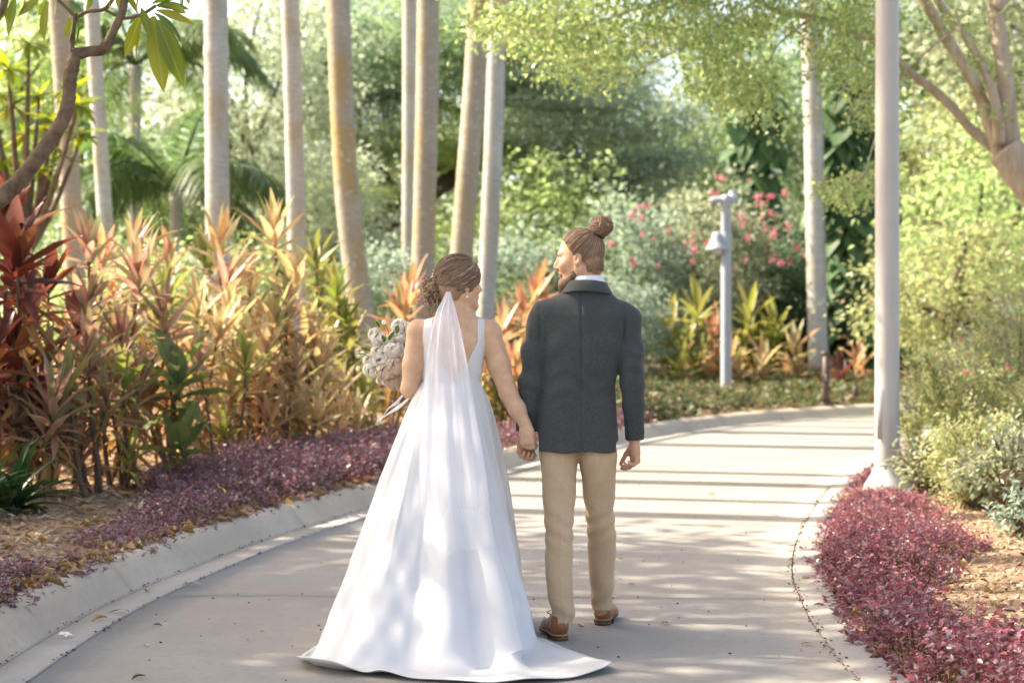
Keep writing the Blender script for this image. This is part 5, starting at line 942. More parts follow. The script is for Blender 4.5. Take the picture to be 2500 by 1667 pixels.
S.chain([(0.505, YM+0.01, 1.42), (0.532, YM-0.03, 1.14), RH_W], [0.05, 0.04, 0.028], 0.02)
LA = np.array((0.218, 8.12, 0.10)); RA = np.array((0.412, 8.52, 0.115))
S.chain([(0.20, YM, 0.86), (0.205, 8.18, 0.48), LA], [0.062, 0.046, 0.034], 0.03)
S.chain([(0.375, YM, 0.86), (0.40, 8.36, 0.48), RA], [0.062, 0.046, 0.034], 0.03)
S.chain([LA, (0.215, 8.10, 0.06), (0.175, 8.24, 0.045)], [0.033, 0.03, 0.028], 0.02)
S.chain([RA, (0.410, 8.50, 0.07), (0.452, 8.66, 0.045)], [0.033, 0.03, 0.028], 0.02)
hand(S, RH_W-np.array((0, 0, 0.008)), (0.05, 0.02, -1), (-0.93, -0.36, 0), (0.0, 1, 0), 1.0, ((0.5, 0.8, 0.5), (0.7, 0.95, 0.6), (0.85, 1.0, 0.7), (0.95, 1.0, 0.7)), tdir=(-0.62, 0.2, -0.78))
hand(S, LH_W-np.array((0, 0, 0.008)), (-0.03, -0.10, -1), (0.62, -0.78, 0), (0.0, 1, 0), 0.98, ((0.45, 1.2, 0.9), (0.55, 1.25, 0.9), (0.6, 1.3, 0.9), (0.65, 1.3, 0.9)), tdir=(0.3, 0.2, -0.8))
groom = obj('person', S.mesh('groom_body', SKIN_M), None)
tag(groom, 'bearded man walking in charcoal jacket and tan trousers, hair in a top bun', 'person', 'the couple on the path')
# eyes and brows
def eyes(fr, sc_, parent, iris):
    for s in (-1, 1):
        c = loc(fr, (s*0.031*sc_, 0.078*sc_, 0.012*sc_)); S_ = MB()
        v, f = lathe([(0.0001, -0.0125), (0.009, -0.009), (0.0125, 0), (0.009, 0.009), (0.0001, 0.0125)], 12); S_.add(v+c, f); obj('eye', S_.mesh('eye', [EYE]), parent)
EYE = M_simple('eye_white', (0.6, 0.58, 0.55), (0.66, 0.63, 0.6), 40, 0.2, 0.5, 0)
eyes(gfr, HS, groom, None)
mb = MB()
for s in (-1, 1):
    pts = [loc(gfr, (s*x*HS, y*HS, z*HS)) for x, y, z in ((0.014, 0.0955, 0.030), (0.028, 0.0945, 0.036), (0.044, 0.082, 0.033))]
    mb.add(*tube(catmull(pts, 6), [0.003, 0.0042, 0.0042, 0.004, 0.003, 0.0015], 6))
obj('eyebrows', mb.mesh('eyebrows', [BEARD]), groom)
# hair: a close cap, combed strands, bun and tie
def in_frame(S, fr, lo, hi, fn, k, op):
    cs = np.array([loc(fr, (x, y, z)) for x in (lo[0], hi[0]) for y in (lo[1], hi[1]) for z in (lo[2], hi[2])])
    S.put(cs.min(0), cs.max(0), lambda p: fn((p-fr[0])@fr[1]), k, op)
def hair_cap(fr, sc_, off, zs, ys, name, mat, parent, zcut=-0.085):
    c = fr[0]; S = SDF(c-0.17, c+0.19, 0.005)
    S.ell((0, -0.014*sc_, 0.043*sc_), tuple((x+off) for x in (0.076*sc_, 0.097*sc_, 0.092*sc_)), 0, fr=fr)
    S.ell((0, -0.050*sc_, -0.03*sc_), (0.058*sc_+off*0.5, 0.055*sc_+off*0.5, 0.075*sc_), 0.03, fr=fr)
    in_frame(S, fr, (-.15, -.17, -.15), (.15, .17, .19), lambda q: np.maximum((q[..., 1]-np.interp(q[..., 2]/sc_, zs, np.array(ys)*sc_)-0.004*np.sin(q[..., 0]*160))*0.8, (zcut*sc_-q[..., 2])), 0, 'i')
    return obj(name, S.mesh(name, mat), parent)
zs_m = [-0.09, -0.06, -0.025, 0.0, 0.02, 0.04, 0.075, 0.10, 0.14]; ys_m = [-0.06, -0.05, -0.035, -0.022, 0.012, 0.022, 0.045, 0.062, 0.08]
hm = hair_cap(gfr, HS, 0.006, zs_m, ys_m, 'hair', HAIR_M, groom, -0.082)
bun_l = np.array((0.0, -0.112, 0.128))*HS
el = np.array((0.083, 0.104, 0.099))*HS; ec = np.array((0, -0.014, 0.043))*HS
paths = []
R2 = random.Random(3)
for i in range(1500):
    th = R2.uniform(-PI, PI); z = R2.uniform(-0.07, 0.13)*HS
    yl = np.interp(z/HS, zs_m, ys_m)*HS; y = min(yl, R2.uniform(-0.1, 0.08))
    x = R2.choice((-1, 1))*math.sqrt(max(0, 1-((y-ec[1])/el[1])**2-((z-ec[2])/el[2])**2))*el[0]
    d0 = (np.array((x, y, z))-ec)/el
    if np.linalg.norm(d0) < 0.5: continue
    d1 = (bun_l-ec)/el*1.0; d1 = d1+np.array((R2.uniform(-.15, .15), R2.uniform(-.15, .15), R2.uniform(-.15, .15)))
    L = R2.uniform(0.45, 1.0); wob = R2.uniform(0, 6); off = R2.uniform(-0.001, 0.004)
    p = [loc(gfr, ec+blend_dirs(d0, d1, t*L)*(el+off+0.0012*math.sin(wob+9*t))) for t in np.linspace(0, 1, 8)]
    paths.append(p)
strands(paths, 0.0013, name='combed_strands', mat=HAIR_M, parent=hm)
S = SDF(loc(gfr, bun_l)-0.09, loc(gfr, bun_l)+0.09, 0.005); S.ell(bun_l+np.array((0.006, 0.010, 0.012)), (0.030, 0.028, 0.030), 0, fr=gfr); S.ell(bun_l+np.array((-0.004, -0.020, 0.004)), (0.032, 0.026, 0.028), 0.012, fr=gfr); S.ell(bun_l+np.array((0.0, -0.006, 0.026)), (0.030, 0.030, 0.020), 0.01, fr=gfr); S.ell(bun_l+np.array((0.002, 0.010, -0.018)), (0.027, 0.025, 0.020), 0.015, fr=gfr)
bun = obj('bun', S.mesh('bun', HAIR_M), hm)
paths = []
def bun_loops(fr, c, r3, n, rng, rad=1.0, tight=1.0):
    out = []
    for i in range(n):
        a = np.array([rng.gauss(0, 1) for _ in range(3)]); a /= np.linalg.norm(a); b = np.cross(a, [rng.gauss(0, 1) for _ in range(3)]); b /= np.linalg.norm(b)
        L = rng.uniform(0.8, 2.6)*tight; o = rng.uniform(0.97, 1.1)*rad; ph = rng.uniform(0, 6); w_ = rng.uniform(0.0, 0.08)
        out.append([loc(fr, c+(a*math.cos(t*L+ph)+b*math.sin(t*L+ph))*np.array(r3)*(o+w_*math.sin(5*t+ph))) for t in np.linspace(0, 1, 10)])
    return out
strands(bun_loops(gfr, bun_l+np.array((0, -0.006, 0.010)), (0.047, 0.050, 0.044), 520, R2, 1.0), 0.0014, name='bun_strands', mat=HAIR_M, parent=hm)
fly = []
for i in range(110):
    a = bun_l+np.array((R2.uniform(-.03, .03), R2.uniform(-.05, .03), R2.uniform(0.01, .05))); dv = np.array((R2.uniform(-1, 1), R2.uniform(-1, .6), R2.uniform(0, 1)))*R2.uniform(0.018, 0.045)
    fly.append([loc(gfr, a+dv*t+np.array((0, 0, -0.02*t*t))) for t in np.linspace(0, 1, 5)])
for i in range(16):
    a = np.array((R2.uniform(-.04, .04), -0.10, R2.uniform(-.07, 0.03)))*HS; dv = np.array((R2.uniform(-.4, .4), -1, R2.uniform(-1, .2)))*R2.uniform(0.015, 0.03)
    fly.append([loc(gfr, a+dv*t+np.array((0.004*math.sin(6*t+i), 0, -0.02*t*t))) for t in np.linspace(0, 1, 6)])
strands(fly, 0.0010, name='loose_strands', mat=HAIR_M, parent=hm)
paths = []                                          # nape hair swept up to the bun
E2 = [(ec, el+0.002), (np.array((0, -0.050, -0.03))*HS, np.array((0.062, 0.059, 0.078))*HS)]
for i in range(520):
    a_ = R2.uniform(-1.9, 1.9); z_ = R2.uniform(-0.082, -0.01)*HS; p0 = np.array((0.06*math.sin(a_), -0.05-0.06*math.cos(a_), z_)); p1 = ec+(bun_l-ec)*0.95+np.array((R2.uniform(-.03, .03), 0, R2.uniform(-.03, .01))); L = R2.uniform(.35, .95); pp = []; off = R2.uniform(1.005, 1.05)
    for t in np.linspace(0, L, 8):
        p = p0*(1-t)+p1*t; c_ = np.array((0, -0.03, 0.0))
        for _ in range(4): k_ = min(np.linalg.norm((p-e_)/r_) for e_, r_ in E2); p = c_+(p-c_)*(off/k_)**.9
        pp.append(loc(gfr, p))
    paths.append(pp)
strands(paths, 0.0013, name='nape_strands', mat=HAIR_M, parent=hm)
mb = MB(); th = np.linspace(0, 2*PI, 20); ax = np.array((0, -0.55, 0.83)); u = np.array((1, 0, 0)); v_ = np.cross(ax, u)
mb.add(*tube([loc(gfr, bun_l+np.array((0, 0.012, -0.026))+0.029*(u*math.cos(a)+v_*math.sin(a))) for a in th], 0.006, 8, cap=False)); obj('hair_tie', mb.mesh('hair_tie', [BLACK]), hm)
# beard
S = SDF(gfr[0]-0.18, gfr[0]+0.15, 0.005)
q = lambda *a: tuple(x*HS for x in a)
for s in (-1, 1):
    S.cone(q(s*0.060, 0.014, -0.035), q(s*0.055, 0.024, -0.066), 0.007, 0.014, 0.012, fr=gfr)
    S.cone(q(s*0.052, 0.026, -0.074), q(s*0.022, 0.074, -0.108), 0.018, 0.025, 0.02, fr=gfr)
    S.cone(q(s*0.004, 0.103, -0.043), q(s*0.028, 0.086, -0.062), 0.0065, 0.008, 0.006, fr=gfr)
S.ell(q(0, 0.078, -0.118), (0.032, 0.030, 0.040), 0.03, fr=gfr); S.ell(q(0, 0.046, -0.098), (0.042, 0.044, 0.030), 0.03, fr=gfr)
beard = obj('beard', S.mesh('beard', BEARD), groom)
paths = []
for i in range(300):
    s = R2.choice((-1, 1)); t = R2.random(); a = np.array(q(s*0.058, 0.012, -0.04))*(1-t)+np.array(q(s*0.008, 0.080, -0.115))*t
    a = a+np.array((s*R2.uniform(0.006, 0.018)*(1-0.6*t), 0.016*t*R2.uniform(0, 1.6), R2.uniform(-0.028, 0.0)))
    dv = np.array((-s*0.2, 0.25+0.1*R2.random(), -0.9))*R2.uniform(0.02, 0.04)
    paths.append([loc(gfr, a+dv*u_+np.array((0, 0.003*math.sin(7*u_+i), 0))) for u_ in np.linspace(0, 1, 5)])
strands(paths, 0.0012, name='beard_strands', mat=BEARD, parent=beard)
# shirt collar
mb = MB(); ang = np.linspace(0, 2*PI, 40, endpoint=False); rings = []
for dz, gr in ((-0.04, 0.010), (-0.01, 0.006), (0.012, 0.004), (0.014, 0.0), (-0.02, -0.002)):
    rings.append(np.stack([0.334+(0.073+gr)*np.cos(ang), YM-0.012+(0.066+gr)*np.sin(ang), 1.572+dz+0.010*np.sin(ang)*-1+0.004*np.cos(ang)], -1))
r_ = np.stack(rings, 1).reshape(-1, 3); mb.add(r_, [grid_faces(40, 5, True)])
obj('shirt_collar', mb.mesh('shirt_collar', [SHIRT]), groom)
# jacket: body and sleeves in one surface, with folds
JT = [(0.815, 0.281, YM, 0.197, 0.132), (0.90, 0.287, YM, 0.186, 0.127), (1.0, 0.291, YM, 0.174, 0.12), (1.11, 0.294, YM, 0.166, 0.115), (1.20, 0.306, YM, 0.171, 0.12), (1.28, 0.317, YM, 0.182, 0.125), (1.36, 0.321, YM, 0.196, 0.122), (1.42, 0.322, YM, 0.198, 0.113), (1.46, 0.323, YM, 0.180, 0.10), (1.49, 0.326, YM, 0.150, 0.090), (1.52, 0.330, YM, 0.112, 0.082), (1.545, 0.333, YM-0.004, 0.088, 0.076)]
S = SDF((-0.03, 8.05, 0.78), (0.66, 8.45, 1.58), 0.005)
S.zloft(JT, 0.0, p_=2.5)
S.ell((0.150, YM, 1.432), (0.068, 0.078, 0.058), 0.03); S.ell((0.500, YM, 1.420), (0.068, 0.078, 0.058), 0.03)
S.chain([(0.140, YM, 1.40), (0.104, YM-0.018, 1.26), (0.085, YM-0.035, 1.12), (0.070, YM-0.02, 1.02), (0.062, 8.262, 0.905)], [0.068, 0.060, 0.054, 0.049, 0.045], 0.018)
S.chain([(0.512, YM, 1.39), (0.526, YM-0.018, 1.26), (0.535, YM-0.035, 1.12), (0.542, YM-0.02, 1.02), (0.548, 8.262, 0.875)], [0.066, 0.058, 0.053, 0.048, 0.043], 0.018)
S.put((0.48, 8.1, 0.78), (0.66, 8.45, 0.86), lambda p: 0.862+0.05*(p[..., 0]-0.545)-p[..., 2], 0, 'i')
S.put((-0.03, 8.1, 0.80), (0.098, 8.45, 0.905), lambda p: 0.902-p[..., 2], 0, 'i')
def jfold(p):
    x, y, z = p[..., 0]-0.31, p[..., 1]-YM, p[..., 2]; back = np.clip(-y/0.06, 0, 1); arm = np.clip((np.abs(x)-0.185)/0.02, 0, 1)
    g = lambda u, s: np.exp(-(u/s)**2)
    d = 0.003*np.sin(70*(z-1.0)+26*x+2.6*np.sin(19*z+5*x))*arm*g(z-1.14, 0.14)
    d += 0.0028*np.sin(40*z-34*x*np.sign(x)+1.3)*arm*(z > 1.0)
    d += back*(1-arm)*(0.0048*np.sin(70*z+26*x+2*np.sin(31*x))*g(z-1.10, 0.07)*g(x+0.02, 0.14)+0.004*np.sin(38*(z-1.25)+30*np.abs(x))*g(np.abs(x)-0.12, 0.05)*g(z-1.30, 0.09))
    d += back*(1-arm)*0.003*np.sin(34*x+9*z)*np.clip((1.0-z)/0.2, 0, 1)
    d += back*0.0032*np.sin(45*x+12*z)*g(z-1.42, 0.07)
    d += back*(1-arm)*0.0045*g(x+0.004-0.02*(1.2-z)*0.3, 0.0045)*(z < 1.53)          # centre back seam
    d += 0.005*g(np.abs(x)-0.185-0.04*np.clip((1.38-z), -0.1, 0.0)*0, 0.006)*np.clip((z-1.27)/0.04, 0, 1)*back   # armhole seam
    return d
S.everywhere(lambda p: 1.3*jfold(p), '+')
S.put((0.05, 8.0, 0.78), (0.495, 8.14, 0.98), lambda p: np.maximum(np.abs(p[..., 0]-(0.462+0.03*(0.98-p[..., 2])))-0.0045, np.maximum(p[..., 2]-0.985, p[..., 1]-8.20)), 0, 's')   # side vent
S.put((0.05, 8.0, 0.78), (0.495, 8.14, 0.98), lambda p: np.maximum(np.abs(p[..., 0]-(0.108-0.03*(0.98-p[..., 2])))-0.0040, np.maximum(p[..., 2]-0.985, p[..., 1]-8.20)), 0, 's')
jacket = obj('jacket', S.mesh('jacket', JACKET, relax=1), groom)
mb = MB(); rings = []                                            # turned-down jacket collar
ang = np.linspace(PI*0.93, PI*2.07, 36)
for gr, z, b_ in ((-0.004, 1.566, 0), (0.001, 1.576, 0), (0.007, 1.574, 0), (0.017, 1.553, 0), (0.026, 1.533, 0), (0.0275, 1.5255, 0), (0.022, 1.524, 0)):
    rings.append(np.stack([0.334+(0.081+gr*1.25)*np.cos(ang), YM-0.012+(0.075+gr)*np.sin(ang), z+0.012*(np.abs(np.cos(ang))**2)*-1*(1 if z < 1.56 else 0.6)-0.003*np.cos(ang)], -1))
mb.add(np.stack(rings, 1).reshape(-1, 3), [grid_faces(36, 7)]); obj('collar', mb.mesh('jacket_collar', [JACKET]), jacket)
for i in range(4):
    mb = MB(); v, f = lathe([(0.0001, 0.0035), (0.006, 0.003), (0.0075, 0.0), (0.006, -0.003), (0.0001, -0.0035)], 12)
    Rm = np.array(Euler((PI/2, 0, 0.9)).to_matrix()); mb.add(v@Rm.T+np.array((0.583-0.0005*i, 8.233, 0.90+0.015*i)), f); obj('cuff_button', mb.mesh('cuff_button', [LINING]), jacket)
# trousers
def leg_tab(rows):
    out = []
    for py, a, b, Y, dep in rows:
        p0, p1 = P(a, py, Y), P(b, py, Y); out.append((p0.z, (p0.x+p1.x)/2, Y, (p1.x-p0.x)/2, dep))
    return out
LT = leg_tab([(1040, 1326, 1412, 8.25, 0.085), (1106, 1315, 1412, 8.25, 0.098), (1160, 1322, 1408, 8.24, 0.092), (1252, 1328, 1402, 8.205, 0.074), (1330, 1331, 1398, 8.175, 0.067), (1390, 1332, 1397, 8.15, 0.064), (1459, 1337, 1401, 8.125, 0.062), (1485, 1342, 1403, 8.115, 0.062), (1519, 1352, 1398, 8.10, 0.058)])
RT = leg_tab([(1040, 1410, 1496, 8.25, 0.085), (1113, 1411, 1508, 8.255, 0.098), (1170, 1420, 1503, 8.285, 0.092), (1235, 1428, 1499, 8.32, 0.076), (1304, 1433, 1504, 8.37, 0.070), (1370, 1437, 1502, 8.42, 0.066), (1425, 1439, 1499, 8.455, 0.062), (1448, 1440, 1497, 8.475, 0.062), (1470, 1443, 1495, 8.49, 0.060), (1488, 1446, 1492, 8.49, 0.058)])
S = SDF((0.08, 7.98, 0.05), (0.54, 8.62, 1.02), 0.005)
S.zloft(LT, 0.0, p_=2.1); S.zloft(RT, 0.018, p_=2.1)
lx = lambda z, T: np.interp(z, [r[0] for r in T[::-1]], [r[1] for r in T[::-1]])
def tfold(p):
    x, y, z = p[..., 0], p[..., 1], p[..., 2]; cL, cR = lx(z, LT), lx(z, RT); left = np.abs(x-cL) < np.abs(x-cR); u = np.where(left, x-cL, x-cR); g = lambda a, s: np.exp(-(a/s)**2)
    d = -0.0045*g(np.where(left, u-0.012+0.008*np.sin(5*z), u+0.02-0.03*np.clip(z-0.5, 0, .4)), 0.006)*np.where(y < 8.25+0.0*z, 1, 0)
    kz = np.where(left, 0.47, 0.5)
    d += 0.0055*np.sin(62*z+np.where(left, 1, -1)*44*u+2*np.sin(14*z))*(g(z-kz, 0.10)*0.8+g(z-np.where(left, 0.13, 0.16), 0.05)*1.3)
    d += 0.005*np.sin(44*z-np.where(left, -1, 1)*38*u)*g(z-0.72, 0.09)*g(np.where(left, u-0.03, u+0.03), 0.05)
    d += 0.0025*np.sin(23*z+40*u)
    return d
S.everywhere(lambda p: 0.75*tfold(p), '+')
obj('trousers', S.mesh('trousers', CHINO), groom)
# shoes
def shoe(heel, toe, z0, parent, lift=0.0):
    h = np.array((*heel, z0)); t = np.array((*toe, z0)); f = t-h; L = np.linalg.norm(f); f /= L; r = np.array((f[1], -f[0], 0)); fr = (h, np.stack([r, f, np.array((0, 0, 1.0))], -1))
    A = SDF(h-0.12+np.minimum(t-h, 0), h+np.array((0.12, 0.12, 0.16))+np.maximum(t-h, 0), 0.004)
    A.ell((0, 0.036, 0.062), (0.035, 0.040, 0.052), 0.0, fr=fr); A.cone((0, 0.05, 0.050), (0.004, 0.17, 0.040), 0.036, 0.040, 0.03, fr=fr)
    A.ell((0.004, 0.205, 0.034), (0.043, 0.078, 0.034), 0.02, fr=fr); A.cone((0, 0.045, 0.09), (0, 0.10, 0.085), 0.033, 0.030, 0.02, fr=fr)
    in_frame(A, fr, (-.1, -.1, -.05), (.1, .36, .16), lambda q: np.maximum(0.026-0.006*np.clip(q[..., 1]/0.28, 0, 1)-q[..., 2], q[..., 2]-(0.106-0.04*np.clip(q[..., 1]/0.1, 0, 1)*0)), 0, 'i')
    in_frame(A, fr, (-.1, -.1, -.05), (.1, .36, .16), lambda q: 0.0025*np.exp(-((q[..., 1]-0.09-0.3*(q[..., 2]-0.05))/0.003)**2), 0, '+')
    sh = obj('shoe', A.mesh('shoe', LEATHER), parent)
    u = np.linspace(0, 2*PI, 40, endpoint=False); yy = 0.5*L*(1-np.cos(u)); wd = np.where(yy < 0.06, 0.036*np.sqrt(np.clip(1-((0.04-yy)/0.042)**2*(yy < 0.04), 0.02, 1)), np.interp(yy/L, [0.2, 0.5, 0.75, 0.93, 1.0], [0.036, 0.034, 0.047, 0.032, 0.006]))*np.sign(np.sin(u)+1e-9)
    pl = np.stack([wd, yy-0.004], -1)
    def slab(zlo, zhi, sel=None, grow=1.0):
        b = MB(); q_ = pl.copy()
        if sel is not None: q_[:, 1] = np.minimum(q_[:, 1], sel)
        q_[:, 0] *= grow; vv = []
        for z in (zlo, zhi): vv.append(np.array([loc(fr, (a, b_, z)) for a, b_ in q_]))
        n = len(q_); v = np.concatenate(vv+[vv[0].mean(0)[None], vv[1].mean(0)[None]]); i = np.arange(n); j = (i+1) % n
        b.add(v, [np.stack([i, j, n+j, n+i], -1), np.concatenate([np.stack([np.full(n, 2*n), j, i], -1), np.stack([np.full(n, 2*n+1), n+i, n+j], -1)])]); return b
    obj('sole', slab(0.020, 0.0265, None, 1.07).mesh('sole', [WELT], False), sh); obj('outsole', slab(0.0145, 0.0197, None, 1.03).mesh('outsole', [BLACK], False), sh)
    obj('heel', slab(0.0, 0.0195, 0.072, 1.02).mesh('heel', [SOLE], False), sh)
    lm = MB()
    for i in range(4): lm.add(*tube([loc(fr, (s_*0.022, 0.105+0.018*i, 0.095-0.009*i+0.006*(1-abs(s_)))) for s_ in (-1, -0.5, 0, 0.5, 1)], 0.0022, 6))
    for s_ in (-1, 1): lm.add(*tube(catmull([loc(fr, q_) for q_ in ((0, 0.1, 0.104), (s_*0.022, 0.085, 0.122), (s_*0.04, 0.10, 0.112), (s_*0.02, 0.115, 0.100))], 10), 0.002, 6))
    obj('lace', lm.mesh('lace', [LINING]), sh)
shoe((0.217, 8.055), (0.150, 8.335), 0.001, groom); shoe((0.410, 8.478), (0.468, 8.755), 0.001, groom)

# ------------------------------------------------------------------ the bride
YB = 8.20
bfr = fr_head((-0.232, YB, 1.552), (0.875, 0.484, -0.02))
BS = 0.90
S = SDF((-0.64, 7.95, 0.0), (0.16, 8.70, 1.74), 0.005)
head_prims(S, bfr, BS, 0.044, False)
BT = [(0.90, -0.27, YB, 0.115, 0.08), (1.0, -0.27, YB, 0.118, 0.085), (1.06, -0.271, YB, 0.120, 0.088), (1.11, -0.270, YB, 0.124, 0.092), (1.20, -0.262, YB, 0.128, 0.098), (1.28, -0.256, YB, 0.136, 0.10), (1.33, -0.256, YB, 0.150, 0.094), (1.365, -0.257, YB, 0.158, 0.085), (1.395, -0.253, YB, 0.135, 0.075), (1.42, -0.247, YB, 0.085, 0.062), (1.45, -0.240, YB, 0.050, 0.050)]
S.zloft(BT, 0.03)
S.ell((-0.418, YB, 1.352), (0.046, 0.050, 0.048), 0.04); S.ell((-0.098, YB, 1.346), (0.046, 0.050, 0.048), 0.04)
BR_W = np.array((0.060, 8.175, 0.935)); BL_W = np.array((-0.425, 8.43, 1.135))
S.chain([(-0.098, YB, 1.34), (-0.058, YB-0.01, 1.20), (-0.016, YB-0.015, 1.075), (0.022, YB-0.015, 1.005), BR_W], [0.050, 0.049, 0.039, 0.038, 0.025], 0.02)
S.chain([(-0.420, YB, 1.34), (-0.436, YB-0.015, 1.20), (-0.452, YB-0.01, 1.092), (-0.444, YB+0.10, 1.098), BL_W], [0.048, 0.047, 0.039, 0.037, 0.026], 0.02)
hand(S, BR_W, (0.09, 0.0, -1), (0.25, 0.97, 0), (1, 0, 0), 0.86, ((0.4, 0.9, 0.6), (0.5, 1.0, 0.6), (0.6, 1.0, 0.6), (0.7, 1.0, 0.6)), wr=0.028, tdir=(0.35, 0.4, -0.8))
hand(S, BL_W, (-0.10, 0.98, 0.1), (-0.5, 0, 0.85), (0.3, 0, 1), 0.86, ((0.9, 1.1, 0.7),)*4, wr=0.028)
S.chain([(-0.32, YB, 0.92), (-0.36, YB+0.02, 0.5), (-0.36, YB-0.05, 0.10), (-0.36, YB+0.10, 0.04)], [0.06, 0.045, 0.033, 0.03], 0.03)
S.chain([(-0.22, YB, 0.92), (-0.19, YB+0.04, 0.5), (-0.19, YB+0.12, 0.10), (-0.19, YB+0.26, 0.04)], [0.06, 0.045, 0.033, 0.03], 0.03)
def spine(p):
    x, y, z = p[..., 0]+0.255, p[..., 1]-YB, p[..., 2]; b_ = np.clip(-y/0.05, 0, 1); g = lambda u, s: np.exp(-(u/s)**2)
    return b_*(0.005*g(x, 0.012)*g(z-1.25, 0.13)-0.004*g(np.abs(x)-0.075, 0.03)*g(z-1.29, 0.05))
S.everywhere(spine, '+')
bride = obj('person', S.mesh('bride_body', SKIN_F), None)
tag(bride, 'woman in white wedding gown and veil holding white bouquet, brown hair in low bun', 'person', 'the couple on the path')
eyes(bfr, BS, bride, None)
# hair
zs_f = [-0.09, -0.06, -0.03, -0.01, 0.015, 0.05, 0.09, 0.14]; ys_f = [-0.045, -0.03, -0.012, 0.018, 0.046, 0.064, 0.082, 0.09]
hf = hair_cap(bfr, BS, 0.017, zs_f, ys_f, 'hair', HAIR_F, bride, -0.075)
bl = np.array((-0.046, -0.103, -0.030)); el = np.array((0.076*BS+0.018, 0.097*BS+0.018, 0.092*BS+0.018)); ec = np.array((0, -0.014, 0.043))*BS
S = SDF(loc(bfr, bl)-0.09, loc(bfr, bl)+0.09, 0.005); S.ell(bl, (0.046, 0.038, 0.052), 0, fr=bfr); obj('low_bun', S.mesh('low_bun', HAIR_F), hf)
R3 = random.Random(9); paths = []
for i in range(1300):
    z = R3.uniform(-0.05, 0.135)*BS; yl = np.interp(z/BS, zs_f, ys_f)*BS; y = min(yl, R3.uniform(-0.1, 0.085))
    x = R3.choice((-1, 1, 1))*math.sqrt(max(0, 1-((y-ec[1])/el[1])**2-((z-ec[2])/el[2])**2))*el[0]
    d0 = (np.array((x, y, z))-ec)/el
    if np.linalg.norm(d0) < 0.5: continue
    d1 = (bl*1.05-ec)/el+np.array([R3.uniform(-.25, .25) for _ in range(3)]); L = R3.uniform(0.35, 0.95); wob = R3.uniform(0, 6); off = R3.uniform(0.0, 0.004)
    paths.append([loc(bfr, ec+blend_dirs(d0, d1, t*L)*(el+off+0.002*math.sin(wob+9*t))) for t in np.linspace(0, 1, 9)])
strands(paths, 0.0013, name='swept_strands', mat=HAIR_F, parent=hf)
# twisted locks along the side and over the bun
def twist(p0, dirs, n, R, rr, ph):
    out = []; base = catmull(dirs, n); b_, t, A, B = frames(base)
    for k in range(3): out.append([b_[i]+R*(A[i]*math.cos(ph+k*2.1+i*0.55)+B[i]*math.sin(ph+k*2.1+i*0.55)) for i in range(n)])
    return out
mb = MB()
for r_i, (zz0, zz1) in enumerate(((0.095, 0.0), (0.065, -0.025), (0.035, -0.045), (0.12, 0.03))):
    ctrl = []
    for t in np.linspace(0, 1, 7):
        y = 0.060*(1-t)+(-0.085)*t; z = zz0*(1-t)**1.3+zz1*t; z = z*BS; y = y*BS
        d = np.array((math.sqrt(max(0.05, 1-((y-ec[1])/el[1])**2-((z-ec[2])/el[2])**2))*el[0]+0.003, y, z)); ctrl.append(loc(bfr, d))
    for p in twist(None, ctrl, 34, 0.0042, 0.006, r_i): mb.add(*tube(p, 0.0036*(1-0.45*np.abs(np.linspace(-1, 1, 34))**4), 7))
obj('twisted_locks', mb.mesh('twisted_locks', [HAIR_F]), hf)
curl = []
for i in range(120):
    c = bl+np.array((R3.gauss(0, 0.026), R3.gauss(-0.012, 0.018), R3.gauss(0, 0.03))); R_ = R3.uniform(0.009, 0.018); a = np.array([R3.gauss(0, 1) for _ in range(3)]); a /= np.linalg.norm(a); b_ = np.cross(a, [R3.gauss(0, 1) for _ in range(3)]); b_ /= np.linalg.norm(b_)
    n3 = np.cross(a, b_); T = R3.uniform(3.5, 7)
    curl.append([loc(bfr, c+R_*(a*math.cos(t*T)+b_*math.sin(t*T))*(1-0.4*t)+n3*0.012*t) for t in np.linspace(0, 1, 16)])
mb = MB()
for p in curl: mb.add(*tube(p, 0.0028*(1-0.5*np.abs(np.linspace(-1, 1, 16))**3), 6))
obj('bun_curls', mb.mesh('bun_curls', [HAIR_F]), hf)
strands(bun_loops(bfr, bl, (0.048, 0.042, 0.054), 320, R3, 1.04), 0.0012, name='bun_strands', mat=HAIR_F, parent=hf)
loose = []
for (x0, z0, dx, dz, T, A_) in ((-0.075, -0.07, -0.02, -0.09, 8, 0.012), (-0.06, -0.075, 0.0, -0.10, 7, 0.014), (-0.085, -0.055, -0.028, -0.05, 9, 0.010), (0.045, -0.06, 0.025, -0.06, 8, 0.006), (0.02, -0.065, 0.03, -0.08, 6, 0.008), (-0.07, -0.06, -0.035, -0.06, 10, 0.016)):
    for j in range(3):
        e = R3.uniform(-.004, .004); a = np.array((x0+e, -0.09+e, z0))
        loose.append([loc(bfr, a+np.array((dx*t+A_*math.sin(T*t+j*.3)*t, -0.02*t+A_*math.cos(T*t)*t, dz*t))) for t in np.linspace(0, 1, 18)])
for i in range(60):
    a = bl+np.array((R3.gauss(0, .035), -0.02, R3.gauss(0.0, .04))); dv = np.array((R3.uniform(-1, .4), R3.uniform(-1, 0.2), R3.uniform(-.6, 1)))*R3.uniform(.012, .032)
    loose.append([loc(bfr, a+dv*t+0.006*np.array((math.sin(7*t+i), math.cos(6*t+i), 0))*t) for t in np.linspace(0, 1, 7)])
strands(loose, 0.0011, name='loose_curls', mat=HAIR_F, parent=hf)
mb = MB(); sv, sf = lathe([(0.0001, -1), (0.7, -0.7), (1, 0), (0.7, 0.7), (0.0001, 1)], 8)
